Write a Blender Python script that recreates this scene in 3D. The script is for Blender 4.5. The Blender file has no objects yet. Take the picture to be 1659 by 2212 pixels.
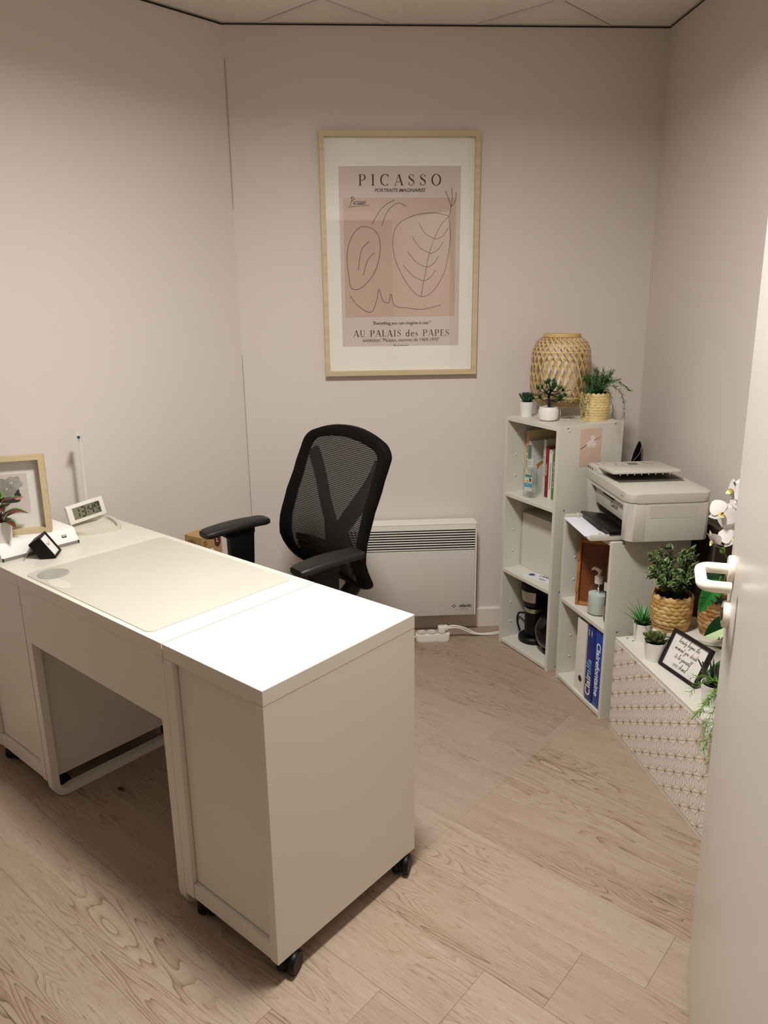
import bpy, bmesh, math, random
from math import sin, cos, pi, radians, sqrt, atan2
from mathutils import Vector, Matrix

random.seed(7)
SC = bpy.context.scene
COL = SC.collection

# ------------------------------------------------------------------ camera
PITCH, ROLL, CAMH, FPX = 0.275002, -0.011389, 1.51568, 1650.63
def setup_camera():
    cp, sp = cos(PITCH), sin(PITCH)
    fw = Vector((0, cp, -sp)); up = Vector((0, sp, cp)); rt = Vector((1, 0, 0))
    r = cos(ROLL)*rt + sin(ROLL)*up
    u = -sin(ROLL)*rt + cos(ROLL)*up
    M = Matrix(((r.x, u.x, -fw.x, 0), (r.y, u.y, -fw.y, 0), (r.z, u.z, -fw.z, CAMH), (0, 0, 0, 1)))
    cd = bpy.data.cameras.new('camera'); co = bpy.data.objects.new('camera', cd)
    cd.sensor_fit = 'VERTICAL'; cd.sensor_height = 36.0; cd.lens = FPX*36.0/2212.0
    cd.clip_start = 0.01; cd.clip_end = 50
    co.matrix_world = M; COL.objects.link(co); SC.camera = co
setup_camera()

# ------------------------------------------------------------------ world, exposure, light strengths
wd = bpy.data.worlds.new('world'); SC.world = wd; wd.use_nodes = True
wd.node_tree.nodes['Background'].inputs['Color'].default_value = (1.0, 0.93, 0.85, 1)
wd.node_tree.nodes['Background'].inputs['Strength'].default_value = 0.02
SC.view_settings.view_transform = 'Standard'
SC.view_settings.look = 'None'
SC.view_settings.gamma = 1.0
SC.view_settings.use_curve_mapping = False
SC.view_settings.exposure = 0.0
PANEL_COLOR = (1.0, 0.985, 0.955)
ROOM_LAMP = 46.5          # watts of the round ceiling downlight above the desk
HALL_PANEL = 4.0          # emission of the panel in the corridor behind the doorway
LAMP_XY = (-0.03, 1.50); LAMP_R = 0.16; LAMP_SPREAD = 164

# ------------------------------------------------------------------ helpers
def lin(c):
    if isinstance(c, str):
        c = c.lstrip('#'); c = tuple(int(c[i:i+2], 16)/255 for i in (0, 2, 4))
    return tuple((x/12.92 if x <= 0.04045 else ((x+0.055)/1.055)**2.4) for x in c)

MATS = {}
def pm(name, col, rough=0.5, metal=0.0, spec=0.5, trans=0.0, alpha=1.0, var=0.04, vscale=6.0,
       bump=0.0, bscale=200.0, ior=1.45, coat=0.0, sss=0.0, emit=None, estr=0.0, stretch=None):
    """procedural principled material: base colour with noise variation and optional noise bump"""
    if name in MATS: return MATS[name]
    m = bpy.data.materials.new(name); m.use_nodes = True
    nt = m.node_tree; N = nt.nodes; L = nt.links
    b = N['Principled BSDF']
    c = lin(col)
    tc = N.new('ShaderNodeTexCoord'); src = tc.outputs['Object']
    if stretch:
        mp = N.new('ShaderNodeMapping'); mp.inputs['Scale'].default_value = stretch
        L.new(src, mp.inputs['Vector']); src = mp.outputs['Vector']
    if var > 0:
        nz = N.new('ShaderNodeTexNoise'); nz.inputs['Scale'].default_value = vscale; nz.inputs['Detail'].default_value = 4
        L.new(src, nz.inputs['Vector'])
        rp = N.new('ShaderNodeValToRGB')
        rp.color_ramp.elements[0].position = 0.3; rp.color_ramp.elements[1].position = 0.7
        rp.color_ramp.elements[0].color = (*[max(0, x*(1-var)) for x in c], 1)
        rp.color_ramp.elements[1].color = (*[min(1, x*(1+var)) for x in c], 1)
        L.new(nz.outputs['Fac'], rp.inputs['Fac']); L.new(rp.outputs['Color'], b.inputs['Base Color'])
    else:
        b.inputs['Base Color'].default_value = (*c, 1)
    b.inputs['Roughness'].default_value = rough
    b.inputs['Metallic'].default_value = metal
    b.inputs['Specular IOR Level'].default_value = spec
    b.inputs['Transmission Weight'].default_value = trans
    b.inputs['IOR'].default_value = ior
    b.inputs['Alpha'].default_value = alpha
    b.inputs['Coat Weight'].default_value = coat
    if sss:
        b.inputs['Subsurface Weight'].default_value = sss; b.inputs['Subsurface Radius'].default_value = (0.01, 0.01, 0.01)
    if emit:
        b.inputs['Emission Color'].default_value = (*lin(emit), 1); b.inputs['Emission Strength'].default_value = estr
    if bump > 0:
        n2 = N.new('ShaderNodeTexNoise'); n2.inputs['Scale'].default_value = bscale; n2.inputs['Detail'].default_value = 3
        L.new(src, n2.inputs['Vector'])
        bp = N.new('ShaderNodeBump'); bp.inputs['Strength'].default_value = bump; bp.inputs['Distance'].default_value = 0.002
        L.new(n2.outputs['Fac'], bp.inputs['Height']); L.new(bp.outputs['Normal'], b.inputs['Normal'])
    MATS[name] = m
    return m

def link(o, parent=None):
    COL.objects.link(o)
    if parent is not None: o.parent = parent
    return o

def tag(o, label=None, cat=None, group=None, kind=None):
    if label: o['label'] = label
    if cat: o['category'] = cat
    if group: o['group'] = group
    if kind: o['kind'] = kind
    return o

def thing(name, loc, deg, label, cat, group=None):
    o = bpy.data.objects.new(name, None); o.empty_display_size = 0.05
    o.location = loc; o.rotation_euler = (0, 0, radians(deg)); COL.objects.link(o)
    return tag(o, label, cat, group)

def inst(o, parent, M=None, name=None):
    """copy of a part sharing its mesh data"""
    c = bpy.data.objects.new(name or o.name.split('.')[0], o.data if hasattr(o, 'data') else o)
    COL.objects.link(c); c.parent = parent
    if M is not None: c.matrix_basis = M
    return c

def obj(name, mesh, parent=None, M=None):
    c = bpy.data.objects.new(name, mesh); COL.objects.link(c)
    if parent is not None: c.parent = parent
    if M is not None: c.matrix_basis = M
    return c

def copy_tree(o, parent=None):
    c = o.copy(); COL.objects.link(c); c.parent = parent
    for ch in [x for x in bpy.data.objects if x.parent is o]: copy_tree(ch, c)
    return c

def T(x=0, y=0, z=0): return Matrix.Translation((x, y, z))
def RX(d): return Matrix.Rotation(radians(d), 4, 'X')
def RY(d): return Matrix.Rotation(radians(d), 4, 'Y')
def RZ(d): return Matrix.Rotation(radians(d), 4, 'Z')
def axes(right, up, origin):
    r = Vector(right).normalized(); u = Vector(up); u = (u - u.dot(r)*r).normalized(); n = r.cross(u)
    return Matrix(((r.x, u.x, n.x, origin[0]), (r.y, u.y, n.y, origin[1]), (r.z, u.z, n.z, origin[2]), (0, 0, 0, 1)))

def catmull(P, n=6, closed=False):
    P = [Vector(p) for p in P]; out = []
    m = len(P)
    for i in range(m if closed else m-1):
        if closed: p0, p1, p2, p3 = P[(i-1) % m], P[i], P[(i+1) % m], P[(i+2) % m]
        else: p0, p1, p2, p3 = P[max(0, i-1)], P[i], P[i+1], P[min(m-1, i+2)]
        for k in range(n):
            t = k/n; t2 = t*t; t3 = t2*t
            out.append(0.5*((2*p1)+(-p0+p2)*t+(2*p0-5*p1+4*p2-p3)*t2+(-p0+3*p1-3*p2+p3)*t3))
    if not closed: out.append(P[-1].copy())
    return out

def rrect(x0, x1, y0, y1, r, n=5):
    pts = []
    for cx, cy, a0 in ((x1-r, y0+r, -90), (x1-r, y1-r, 0), (x0+r, y1-r, 90), (x0+r, y0+r, 180)):
        for k in range(n+1):
            a = radians(a0+90*k/n); pts.append((cx+r*cos(a), cy+r*sin(a)))
    return pts

def clip_poly(poly, clip):
    """Sutherland-Hodgman against a convex counter-clockwise polygon"""
    out = list(poly)
    for i in range(len(clip)):
        ax, ay = clip[i]; bx, by = clip[(i+1) % len(clip)]
        def inside(p): return (bx-ax)*(p[1]-ay)-(by-ay)*(p[0]-ax) >= -1e-9
        src, out = out, []
        for j in range(len(src)):
            p, q = src[j-1], src[j]
            if inside(q) != inside(p):
                d1 = (bx-ax)*(p[1]-ay)-(by-ay)*(p[0]-ax); d2 = (bx-ax)*(q[1]-ay)-(by-ay)*(q[0]-ax)
                t = d1/(d1-d2); out.append((p[0]+t*(q[0]-p[0]), p[1]+t*(q[1]-p[1])))
            if inside(q): out.append(q)
        if not out: return []
    return out

class MB:
    def __init__(s, M=None): s.bm = bmesh.new(); s.M = M
    def _fin(s, vs, M):
        if M is not None: bmesh.ops.transform(s.bm, matrix=M, verts=vs)
        return vs
    def box(s, x0, x1, y0, y1, z0, z1, bev=0.0, seg=2, M=None):
        r = bmesh.ops.create_cube(s.bm, size=1.0); vs = r['verts']
        for v in vs:
            v.co = Vector((x0 if v.co.x < 0 else x1, y0 if v.co.y < 0 else y1, z0 if v.co.z < 0 else z1))
        if bev > 0:
            es = list({e for v in vs for e in v.link_edges})
            r = bmesh.ops.bevel(s.bm, geom=es, offset=bev, segments=seg, affect='EDGES', profile=0.5)
            vs = list({v for f in r['faces'] for v in f.verts} | {v for v in vs if v.is_valid})
        s._fin(vs, M); return s
    def prism(s, poly, z0, z1, bev=0.0, seg=2, M=None, bottom=True):
        a = [s.bm.verts.new((p[0], p[1], z0)) for p in poly]
        b = [s.bm.verts.new((p[0], p[1], z1)) for p in poly]
        n = len(poly); top = s.bm.faces.new(b)
        fs = [top]
        if bottom: fs.append(s.bm.faces.new(a[::-1]))
        for i in range(n): fs.append(s.bm.faces.new((a[i], a[(i+1) % n], b[(i+1) % n], b[i])))
        vs = a+b
        if bev > 0:
            es = list(top.edges)
            if bottom: es += list(fs[1].edges)
            r = bmesh.ops.bevel(s.bm, geom=es, offset=bev, segments=seg, affect='EDGES', profile=0.5)
            vs = list({v for f in r['faces'] for v in f.verts} | {v for v in vs if v.is_valid})
        s._fin(vs, M); return s
    def poly(s, pts, M=None):
        vs = [s.bm.verts.new(Vector(p) if len(p) == 3 else Vector((p[0], p[1], 0))) for p in pts]
        s.bm.faces.new(vs); s._fin(vs, M); return s
    def lathe(s, prof, n=28, M=None, cap0=True, cap1=True, closed=False):
        rings = []
        for r, z in prof:
            rings.append([s.bm.verts.new((r*cos(2*pi*k/n), r*sin(2*pi*k/n), z)) for k in range(n)])
        for a, b in zip(rings, rings[1:]):
            for k in range(n): s.bm.faces.new((a[k], a[(k+1) % n], b[(k+1) % n], b[k]))
        if closed:
            a, b = rings[-1], rings[0]
            for k in range(n): s.bm.faces.new((a[k], a[(k+1) % n], b[(k+1) % n], b[k]))
        else:
            if cap0: s.bm.faces.new(rings[0][::-1])
            if cap1: s.bm.faces.new(rings[-1])
        s._fin([v for r in rings for v in r], M); return s
    def cyl(s, p0, p1, r0, r1=None, n=16): return s.tube([p0, p1], [r0, r0 if r1 is None else r1], n)
    def tube(s, pts, r, n=8, caps=True, closed=False, flat=None, M=None, upv=None):
        P = [Vector(p) for p in pts]; m = len(P); rings = []
        rr = r if isinstance(r, (list, tuple)) else [r]*m
        prev = None
        for i in range(m):
            if closed: t = P[(i+1) % m]-P[i-1]
            else: t = P[min(i+1, m-1)]-P[max(i-1, 0)]
            t.normalize()
            if prev is None:
                up = Vector(upv) if upv else (Vector((0, 0, 1)) if abs(t.z) < 0.9 else Vector((1, 0, 0)))
                x = up.cross(t).normalized()
            else:
                x = (prev-prev.dot(t)*t).normalized()
            prev = x; y = t.cross(x)
            fx, fy = flat if flat else (1, 1)
            rings.append([s.bm.verts.new(P[i]+rr[i]*(fx*cos(2*pi*k/n)*x+fy*sin(2*pi*k/n)*y)) for k in range(n)])
        pairs = list(zip(rings, rings[1:]))
        if closed: pairs.append((rings[-1], rings[0]))
        for a, b in pairs:
            for k in range(n): s.bm.faces.new((a[k], a[(k+1) % n], b[(k+1) % n], b[k]))
        if caps and not closed: s.bm.faces.new(rings[0][::-1]); s.bm.faces.new(rings[-1])
        s._fin([v for q in rings for v in q], M); return s
    def bar(s, pts, w, h, M=None, upv=(0, 0, 1), closed=False):
        """rectangular section swept along a path, w across, h along upv"""
        P = [Vector(p) for p in pts]; m = len(P); rings = []; U0 = Vector(upv)
        for i in range(m):
            if closed: t = P[(i+1) % m]-P[i-1]
            else: t = P[min(i+1, m-1)]-P[max(i-1, 0)]
            t.normalize(); x = U0.cross(t).normalized(); u = t.cross(x)
            k = 1.0
            if 0 < i < m-1 or closed:
                d = (P[(i+1) % m]-P[i]).normalized(); c = max(0.3, d.dot(t)); k = 1/c
            rings.append([s.bm.verts.new(P[i]+a*w/2*k*x+b*h/2*u) for a, b in ((-1, -1), (1, -1), (1, 1), (-1, 1))])
        pairs = list(zip(rings, rings[1:]))
        if closed: pairs.append((rings[-1], rings[0]))
        for a, b in pairs:
            for k in range(4): s.bm.faces.new((a[k], a[(k+1) % 4], b[(k+1) % 4], b[k]))
        if not closed: s.bm.faces.new(rings[0][::-1]); s.bm.faces.new(rings[-1])
        s._fin([v for q in rings for v in q], M); return s
    def surf(s, f, nu, nv, M=None, uv=False):
        V = [[s.bm.verts.new(f(i/nu, j/nv)) for j in range(nv+1)] for i in range(nu+1)]
        lay = s.bm.loops.layers.uv.verify() if uv else None
        for i in range(nu):
            for j in range(nv):
                fc = s.bm.faces.new((V[i][j], V[i+1][j], V[i+1][j+1], V[i][j+1]))
                if uv:
                    for lp, (a, b) in zip(fc.loops, ((i, j), (i+1, j), (i+1, j+1), (i, j+1))): lp[lay].uv = (a/nu, b/nv)
        s._fin([v for r in V for v in r], M); return s
    def ribbon(s, pts, w, M=None, z=0.0):
        """flat ribbon in the xy plane; w number or list"""
        P = [Vector((p[0], p[1])) for p in pts]; m = len(P); L_, R_ = [], []
        ww = w if isinstance(w, (list, tuple)) else [w]*m
        for i in range(m):
            t = P[min(i+1, m-1)]-P[max(i-1, 0)]
            if t.length < 1e-9: t = Vector((1, 0))
            t.normalize(); n = Vector((-t.y, t.x))*ww[i]/2
            L_.append(s.bm.verts.new((P[i].x+n.x, P[i].y+n.y, z))); R_.append(s.bm.verts.new((P[i].x-n.x, P[i].y-n.y, z)))
        for i in range(m-1): s.bm.faces.new((R_[i], R_[i+1], L_[i+1], L_[i]))
        s._fin(L_+R_, M); return s
    def disc(s, cx, cy, rx, ry=None, n=20, z=0.0, M=None):
        ry = rx if ry is None else ry
        return s.poly([(cx+rx*cos(2*pi*k/n), cy+ry*sin(2*pi*k/n), z) for k in range(n)], M)
    def sphere(s, c, r, sc=(1, 1, 1), u=12, v=8):
        q = bmesh.ops.create_uvsphere(s.bm, u_segments=u, v_segments=v, radius=r)
        for w in q['verts']: w.co = Vector((c[0]+w.co.x*sc[0], c[1]+w.co.y*sc[1], c[2]+w.co.z*sc[2]))
        return s
    def mesh(s, name, mat, smooth=False, angle=40):
        me = bpy.data.meshes.new(name)
        bmesh.ops.recalc_face_normals(s.bm, faces=s.bm.faces) if smooth != 'keep' else None
        s.bm.to_mesh(me); s.bm.free()
        for m in (mat if isinstance(mat, (list, tuple)) else [mat]): me.materials.append(m)
        if smooth:
            me.polygons.foreach_set('use_smooth', [True]*len(me.polygons)); me.set_sharp_from_angle(angle=radians(angle))
        return me
    def build(s, name, mat, parent=None, smooth=False, M=None, angle=40):
        return obj(name, s.mesh(name, mat, smooth, angle), parent, M)

def text(name, body, size, mat, parent, M, align='CENTER', shear=0.0, bold=0.0, space=1.0, lift=0.0003):
    cu = bpy.data.curves.new(name, 'FONT'); cu.body = body; cu.size = size; cu.align_x = align; cu.shear = shear
    cu.offset = bold; cu.space_character = space; cu.extrude = 0.0; cu.resolution_u = 3
    to = bpy.data.objects.new('tmp_text', cu); COL.objects.link(to)
    dg = bpy.context.evaluated_depsgraph_get()
    me = bpy.data.meshes.new_from_object(to.evaluated_get(dg))
    bpy.data.objects.remove(to); bpy.data.curves.remove(cu)
    me.name = name; me.materials.clear(); me.materials.append(mat)
    return obj(name, me, parent, M @ T(0, 0, lift))
# ------------------------------------------------------------------ common materials
def wood_floor_mat():
    m = bpy.data.materials.new('oak_laminate'); m.use_nodes = True
    nt = m.node_tree; N = nt.nodes; L = nt.links; b = N['Principled BSDF']
    def math(op, a, bb=None, c=None):
        n = N.new('ShaderNodeMath'); n.operation = op
        for i, v in enumerate((a, bb, c)):
            if v is None: continue
            if isinstance(v, (int, float)): n.inputs[i].default_value = v
            else: L.new(v, n.inputs[i])
        return n.outputs[0]
    tc = N.new('ShaderNodeTexCoord'); oi = N.new('ShaderNodeObjectInfo')
    sep = N.new('ShaderNodeSeparateXYZ'); L.new(tc.outputs['Object'], sep.inputs[0])
    r = oi.outputs['Random']
    x = math('ADD', sep.outputs[0], math('MULTIPLY', r, 37.0)); y = math('ADD', sep.outputs[1], math('MULTIPLY', r, 11.0))
    def noise(sx, sy, detail, rough=0.5, dist=0.0):
        cb = N.new('ShaderNodeCombineXYZ'); L.new(math('MULTIPLY', x, sx), cb.inputs[0]); L.new(math('MULTIPLY', y, sy), cb.inputs[1])
        nz = N.new('ShaderNodeTexNoise'); nz.inputs['Scale'].default_value = 1.0; nz.inputs['Detail'].default_value = detail
        nz.inputs['Roughness'].default_value = rough; nz.inputs['Distortion'].default_value = dist
        L.new(cb.outputs[0], nz.inputs['Vector']); return nz.outputs['Fac']
    # cathedral figure: contour lines of a slow stretched noise
    slow = noise(1.3, 11.0, 2.0, 0.5, 0.3)
    ring = math('FRACT', math('MULTIPLY', slow, 24.0))
    ringd = math('POWER', ring, 4.0)
    mask = noise(1.1, 3.0, 1.0)
    maskr = N.new('ShaderNodeMapRange'); L.new(mask, maskr.inputs[0]); maskr.inputs[1].default_value = 0.44; maskr.inputs[2].default_value = 0.60
    ringm = math('MULTIPLY', ringd, maskr.outputs[0])
    fine = noise(6.0, 190.0, 3.0, 0.6)
    mid = noise(2.0, 26.0, 3.0, 0.55)
    patch = noise(1.2, 4.0, 2.0)
    # pores: short dark dashes
    pore = noise(22.0, 420.0, 1.0)
    porem = N.new('ShaderNodeMapRange'); L.new(pore, porem.inputs[0]); porem.inputs[1].default_value = 0.64; porem.inputs[2].default_value = 0.74
    # knots
    cb = N.new('ShaderNodeCombineXYZ'); L.new(math('MULTIPLY', x, 1.9), cb.inputs[0]); L.new(math('MULTIPLY', y, 4.2), cb.inputs[1])
    vo = N.new('ShaderNodeTexVoronoi'); vo.inputs['Scale'].default_value = 1.0; L.new(cb.outputs[0], vo.inputs['Vector'])
    wob = math('MULTIPLY', noise(30.0, 45.0, 2.0), 0.07)
    kd = math('ADD', vo.outputs['Distance'], math('SUBTRACT', wob, 0.035))
    sp = N.new('ShaderNodeSeparateColor'); L.new(vo.outputs['Color'], sp.inputs[0])
    pick = math('GREATER_THAN', sp.outputs[0], 0.42)
    k1 = N.new('ShaderNodeMapRange'); L.new(kd, k1.inputs[0]); k1.inputs[1].default_value = 0.05; k1.inputs[2].default_value = 0.012; k1.interpolation_type = 'SMOOTHSTEP'
    k2 = N.new('ShaderNodeMapRange'); L.new(kd, k2.inputs[0]); k2.inputs[1].default_value = 0.20; k2.inputs[2].default_value = 0.04; k2.interpolation_type = 'SMOOTHSTEP'
    kring = math('MULTIPLY', math('FRACT', math('MULTIPLY', kd, 38.0)), k2.outputs[0])
    knot = math('MULTIPLY', pick, math('ADD', math('MULTIPLY', k1.outputs[0], 1.0), math('MULTIPLY', kring, 0.35)))
    dark = math('ADD', math('ADD', math('MULTIPLY', ringm, 0.40), math('MULTIPLY', fine, 0.42)), math('ADD', math('MULTIPLY', mid, 0.30), math('MULTIPLY', patch, 0.26)))
    dark = math('ADD', dark, math('MULTIPLY', r, 0.16))
    dark = math('ADD', dark, math('MULTIPLY', porem.outputs[0], 0.34))
    rp = N.new('ShaderNodeValToRGB'); e = rp.color_ramp.elements
    e[0].position = 0.40; e[0].color = (*[0.6*c for c in lin('#d9c2ab')], 1)
    e[1].position = 1.15; e[1].color = (*[0.6*c for c in lin('#8d7259')], 1)
    mdl = rp.color_ramp.elements.new(0.72); mdl.color = (*[0.6*c for c in lin('#c0a48b')], 1)
    L.new(dark, rp.inputs['Fac'])
    mx = N.new('ShaderNodeMix'); mx.data_type = 'RGBA'; L.new(knot, mx.inputs['Factor']); L.new(rp.outputs['Color'], mx.inputs['A'])
    mx.inputs['B'].default_value = (*[0.6*c for c in lin('#4a3526')], 1)
    L.new(mx.outputs['Result'], b.inputs['Base Color'])
    b.inputs['Roughness'].default_value = 0.46; b.inputs['Specular IOR Level'].default_value = 0.35
    bp = N.new('ShaderNodeBump'); bp.inputs['Strength'].default_value = 0.12; bp.inputs['Distance'].default_value = 0.001
    L.new(fine, bp.inputs['Height']); L.new(bp.outputs['Normal'], b.inputs['Normal'])
    return m

M_floor = wood_floor_mat()
M_sub = pm('subfloor', '#9a8066', 0.8)
M_wall = pm('wall_paint', '#d8cec5', 0.75, spec=0.25, var=0.012, vscale=1.5, bump=0.05, bscale=350)
M_ceil = pm('ceiling_tile', '#e6ded4', 0.95, spec=0.1, var=0.03, vscale=60, bump=0.15, bscale=260)
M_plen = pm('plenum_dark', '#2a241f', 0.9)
M_tbar = pm('grid_bar_white', '#ddd5ca', 0.5, var=0.01)
M_trim = pm('skirting_white', '#e0d4ca', 0.5, var=0.01)
M_door = pm('door_lacquer', '#c8c1b9', 0.32, spec=0.45, var=0.008, vscale=2)
M_handle = pm('handle_nylon', '#efe8da', 0.22, var=0.008)
M_white = pm('white_laminate', '#dfd9cc', 0.30, spec=0.45, var=0.006, vscale=3)
M_white2 = pm('shelf_white', '#d5d1c4', 0.42, spec=0.4, var=0.008, vscale=4)
M_wplas = pm('white_plastic', '#e8e3d9', 0.38, var=0.006)
M_black = pm('black_plastic', '#070606', 0.45, spec=0.3, var=0.1)
M_blacks = pm('black_soft', '#060505', 0.65, spec=0.15, var=0.12, bump=0.1, bscale=500)
M_dark = pm('dark_gap', '#1d1814', 0.8)
M_steel = pm('brushed_steel', '#b9b4ac', 0.3, metal=0.9, var=0.05, stretch=(1, 40, 40))
M_chrome = pm('screw_metal', '#8f8a82', 0.3, metal=0.8)
M_pine = pm('pale_wood_frame', '#c6b38d', 0.5, var=0.10, vscale=4, stretch=(1, 1, 14))
M_paper = pm('paper_white', '#ece6df', 0.7, var=0.005)
M_ink = pm('ink_black', '#1c1512', 0.6, var=0.05)
M_gold = pm('gold_print', '#a88850', 0.4, metal=0.0, var=0.1, vscale=30)
M_pot = pm('white_ceramic', '#e9e5de', 0.28, var=0.01)
M_soil = pm('potting_soil', '#1a120c', 0.95, var=0.4, vscale=90, bump=0.6, bscale=160)

# ------------------------------------------------------------------ setting
A = Vector((-0.251108, 1.388601, 0)); TH = -40.558
D1 = Vector((cos(radians(TH)), sin(radians(TH)), 0)); D2 = Vector((-D1.y, D1.x, 0))
def to_desk(p): d = Vector((p[0]-A.x, p[1]-A.y, 0)); return (d.dot(D1), d.dot(D2))
CEIL = 2.522
WB = 3.3; LW = 48.1; RW = 93.5
C0 = Vector((-0.595, 3.303, 0))
dB = Vector((cos(radians(WB)), sin(radians(WB)), 0)); nB = Vector((-dB.y, dB.x, 0))        # along back wall, outward
dL = Vector((cos(radians(LW)), sin(radians(LW)), 0)); nL = Vector((dL.y, -dL.x, 0))        # along left wall, into the room
C1 = C0 + dB*1.745
dR = Vector((cos(radians(RW)), sin(radians(RW)), 0))                                         # along right wall, away from the camera
YF = 0.62; YH = -1.15                                                                        # doorway wall, far corridor wall
L2 = C0 - dL*((C0.y-YF)/dL.y)
R2 = C1 - dR*((C1.y-YF)/dR.y)
R3 = C1 - dR*((C1.y-YH)/dR.y)
L3 = Vector((L2.x, YH, 0))
ROOM = [(p.x, p.y) for p in (C0, L2, L3, R3, C1)]           # counter-clockwise

def wallbox(name, p, q, t, z0, z1, mat, out):
    """vertical slab whose room face runs p-q, thickness t on the side of out"""
    o = Vector(out).normalized()*t
    P = [(p.x, p.y), (q.x, q.y), (q.x+o.x, q.y+o.y), (p.x+o.x, p.y+o.y)]
    ob = MB().prism(P, z0, z1).build(name, mat); tag(ob, kind='structure'); return ob

wallbox('wall_back', C0-dB*0.1, C1+dB*0.1, 0.1, -0.02, CEIL+0.06, M_wall, nB)
wallbox('wall_left', L3-Vector((0, 0, 0)) if False else L2-dL*0.1, C0+dL*0.05, 0.1, -0.02, CEIL+0.06, M_wall, -nL)
wallbox('wall_right', R3, C1, 0.1, -0.02, CEIL+0.06, M_wall, (1, 0, 0))
# wall with the doorway the photographer stands in
DX0, DX1, DH = -1.60, 0.425, 2.06
def front_wall():
    b = MB()
    b.box(L2.x-0.05, DX0-0.04, YF-0.1, YF, -0.02, CEIL+0.06)
    b.box(DX1+0.04, R2.x+0.02, YF-0.1, YF, -0.02, CEIL+0.06)
    b.box(DX0-0.04, DX1+0.04, YF-0.1, YF, DH+0.04, CEIL+0.06)
    tag(b.build('wall_front', M_wall), kind='structure')
    f = MB()
    f.box(DX0-0.04, DX0, YF-0.115, YF+0.015, 0, DH, 0.002); f.box(DX1, DX1+0.04, YF-0.115, YF+0.015, 0, DH, 0.002)
    f.box(DX0-0.04, DX1+0.04, YF-0.115, YF+0.015, DH, DH+0.04, 0.002)
    tag(f.build('trim_1', M_trim), kind='structure')
front_wall()
wallbox('wall_corridor', L3, R3, 0.1, -0.02, CEIL+0.06, M_wall, (0, -1, 0))
wallbox('wall_corridor_end', L3, Vector((L3.x, YF, 0)), 0.1, -0.02, CEIL+0.06, M_wall, (-1, 0, 0))

# floor: sub-base with one plank object per board, boards run along the desk's length
def build_floor():
    fl = bpy.data.objects.new('floor', MB().prism([to_desk(p) for p in ROOM], -0.03, -0.008).mesh('floor', M_sub))
    fl.location = A; fl.rotation_euler = (0, 0, radians(TH)); COL.objects.link(fl); tag(fl, kind='structure')
    clip = [to_desk(p) for p in ROOM]
    W, LEN = 0.192, 1.292; g = 0.0002
    amin = min(p[0] for p in clip); amax = max(p[0] for p in clip); bmin = min(p[1] for p in clip); bmax = max(p[1] for p in clip)
    full = {}
    k0 = int((bmin-(-0.049))//W)-1; k1 = int((bmax+0.049)//W)+1
    for k in range(k0, k1+1):
        b0 = -0.049+W*k; b1 = b0+W
        off = 0.183+0.153*k
        off -= LEN*math.floor((off-amin)/LEN)+LEN
        a0 = off
        while a0 < amax:
            r = clip_poly([(a0+g, b0+g), (a0+LEN-g, b0+g), (a0+LEN-g, b1-g), (a0+g, b1-g)], clip)
            if len(r) >= 3:
                cx, cy = a0+LEN/2, (b0+b1)/2
                area = abs(sum(r[i-1][0]*r[i][1]-r[i][0]*r[i-1][1] for i in range(len(r))))/2
                if area > 0.002:
                    key = 'full' if abs(area-(LEN-2*g)*(W-2*g)) < 1e-5 else None
                    if key and key in full: me = full[key]
                    else:
                        me = MB().prism([(p[0]-cx, p[1]-cy) for p in r], -0.008, 0.0, bev=0.0005, seg=1, bottom=False).mesh('plank', M_floor)
                        if key: full[key] = me
                    obj('plank', me, fl, T(cx, cy, 0))
            a0 += LEN
build_floor()

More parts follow.
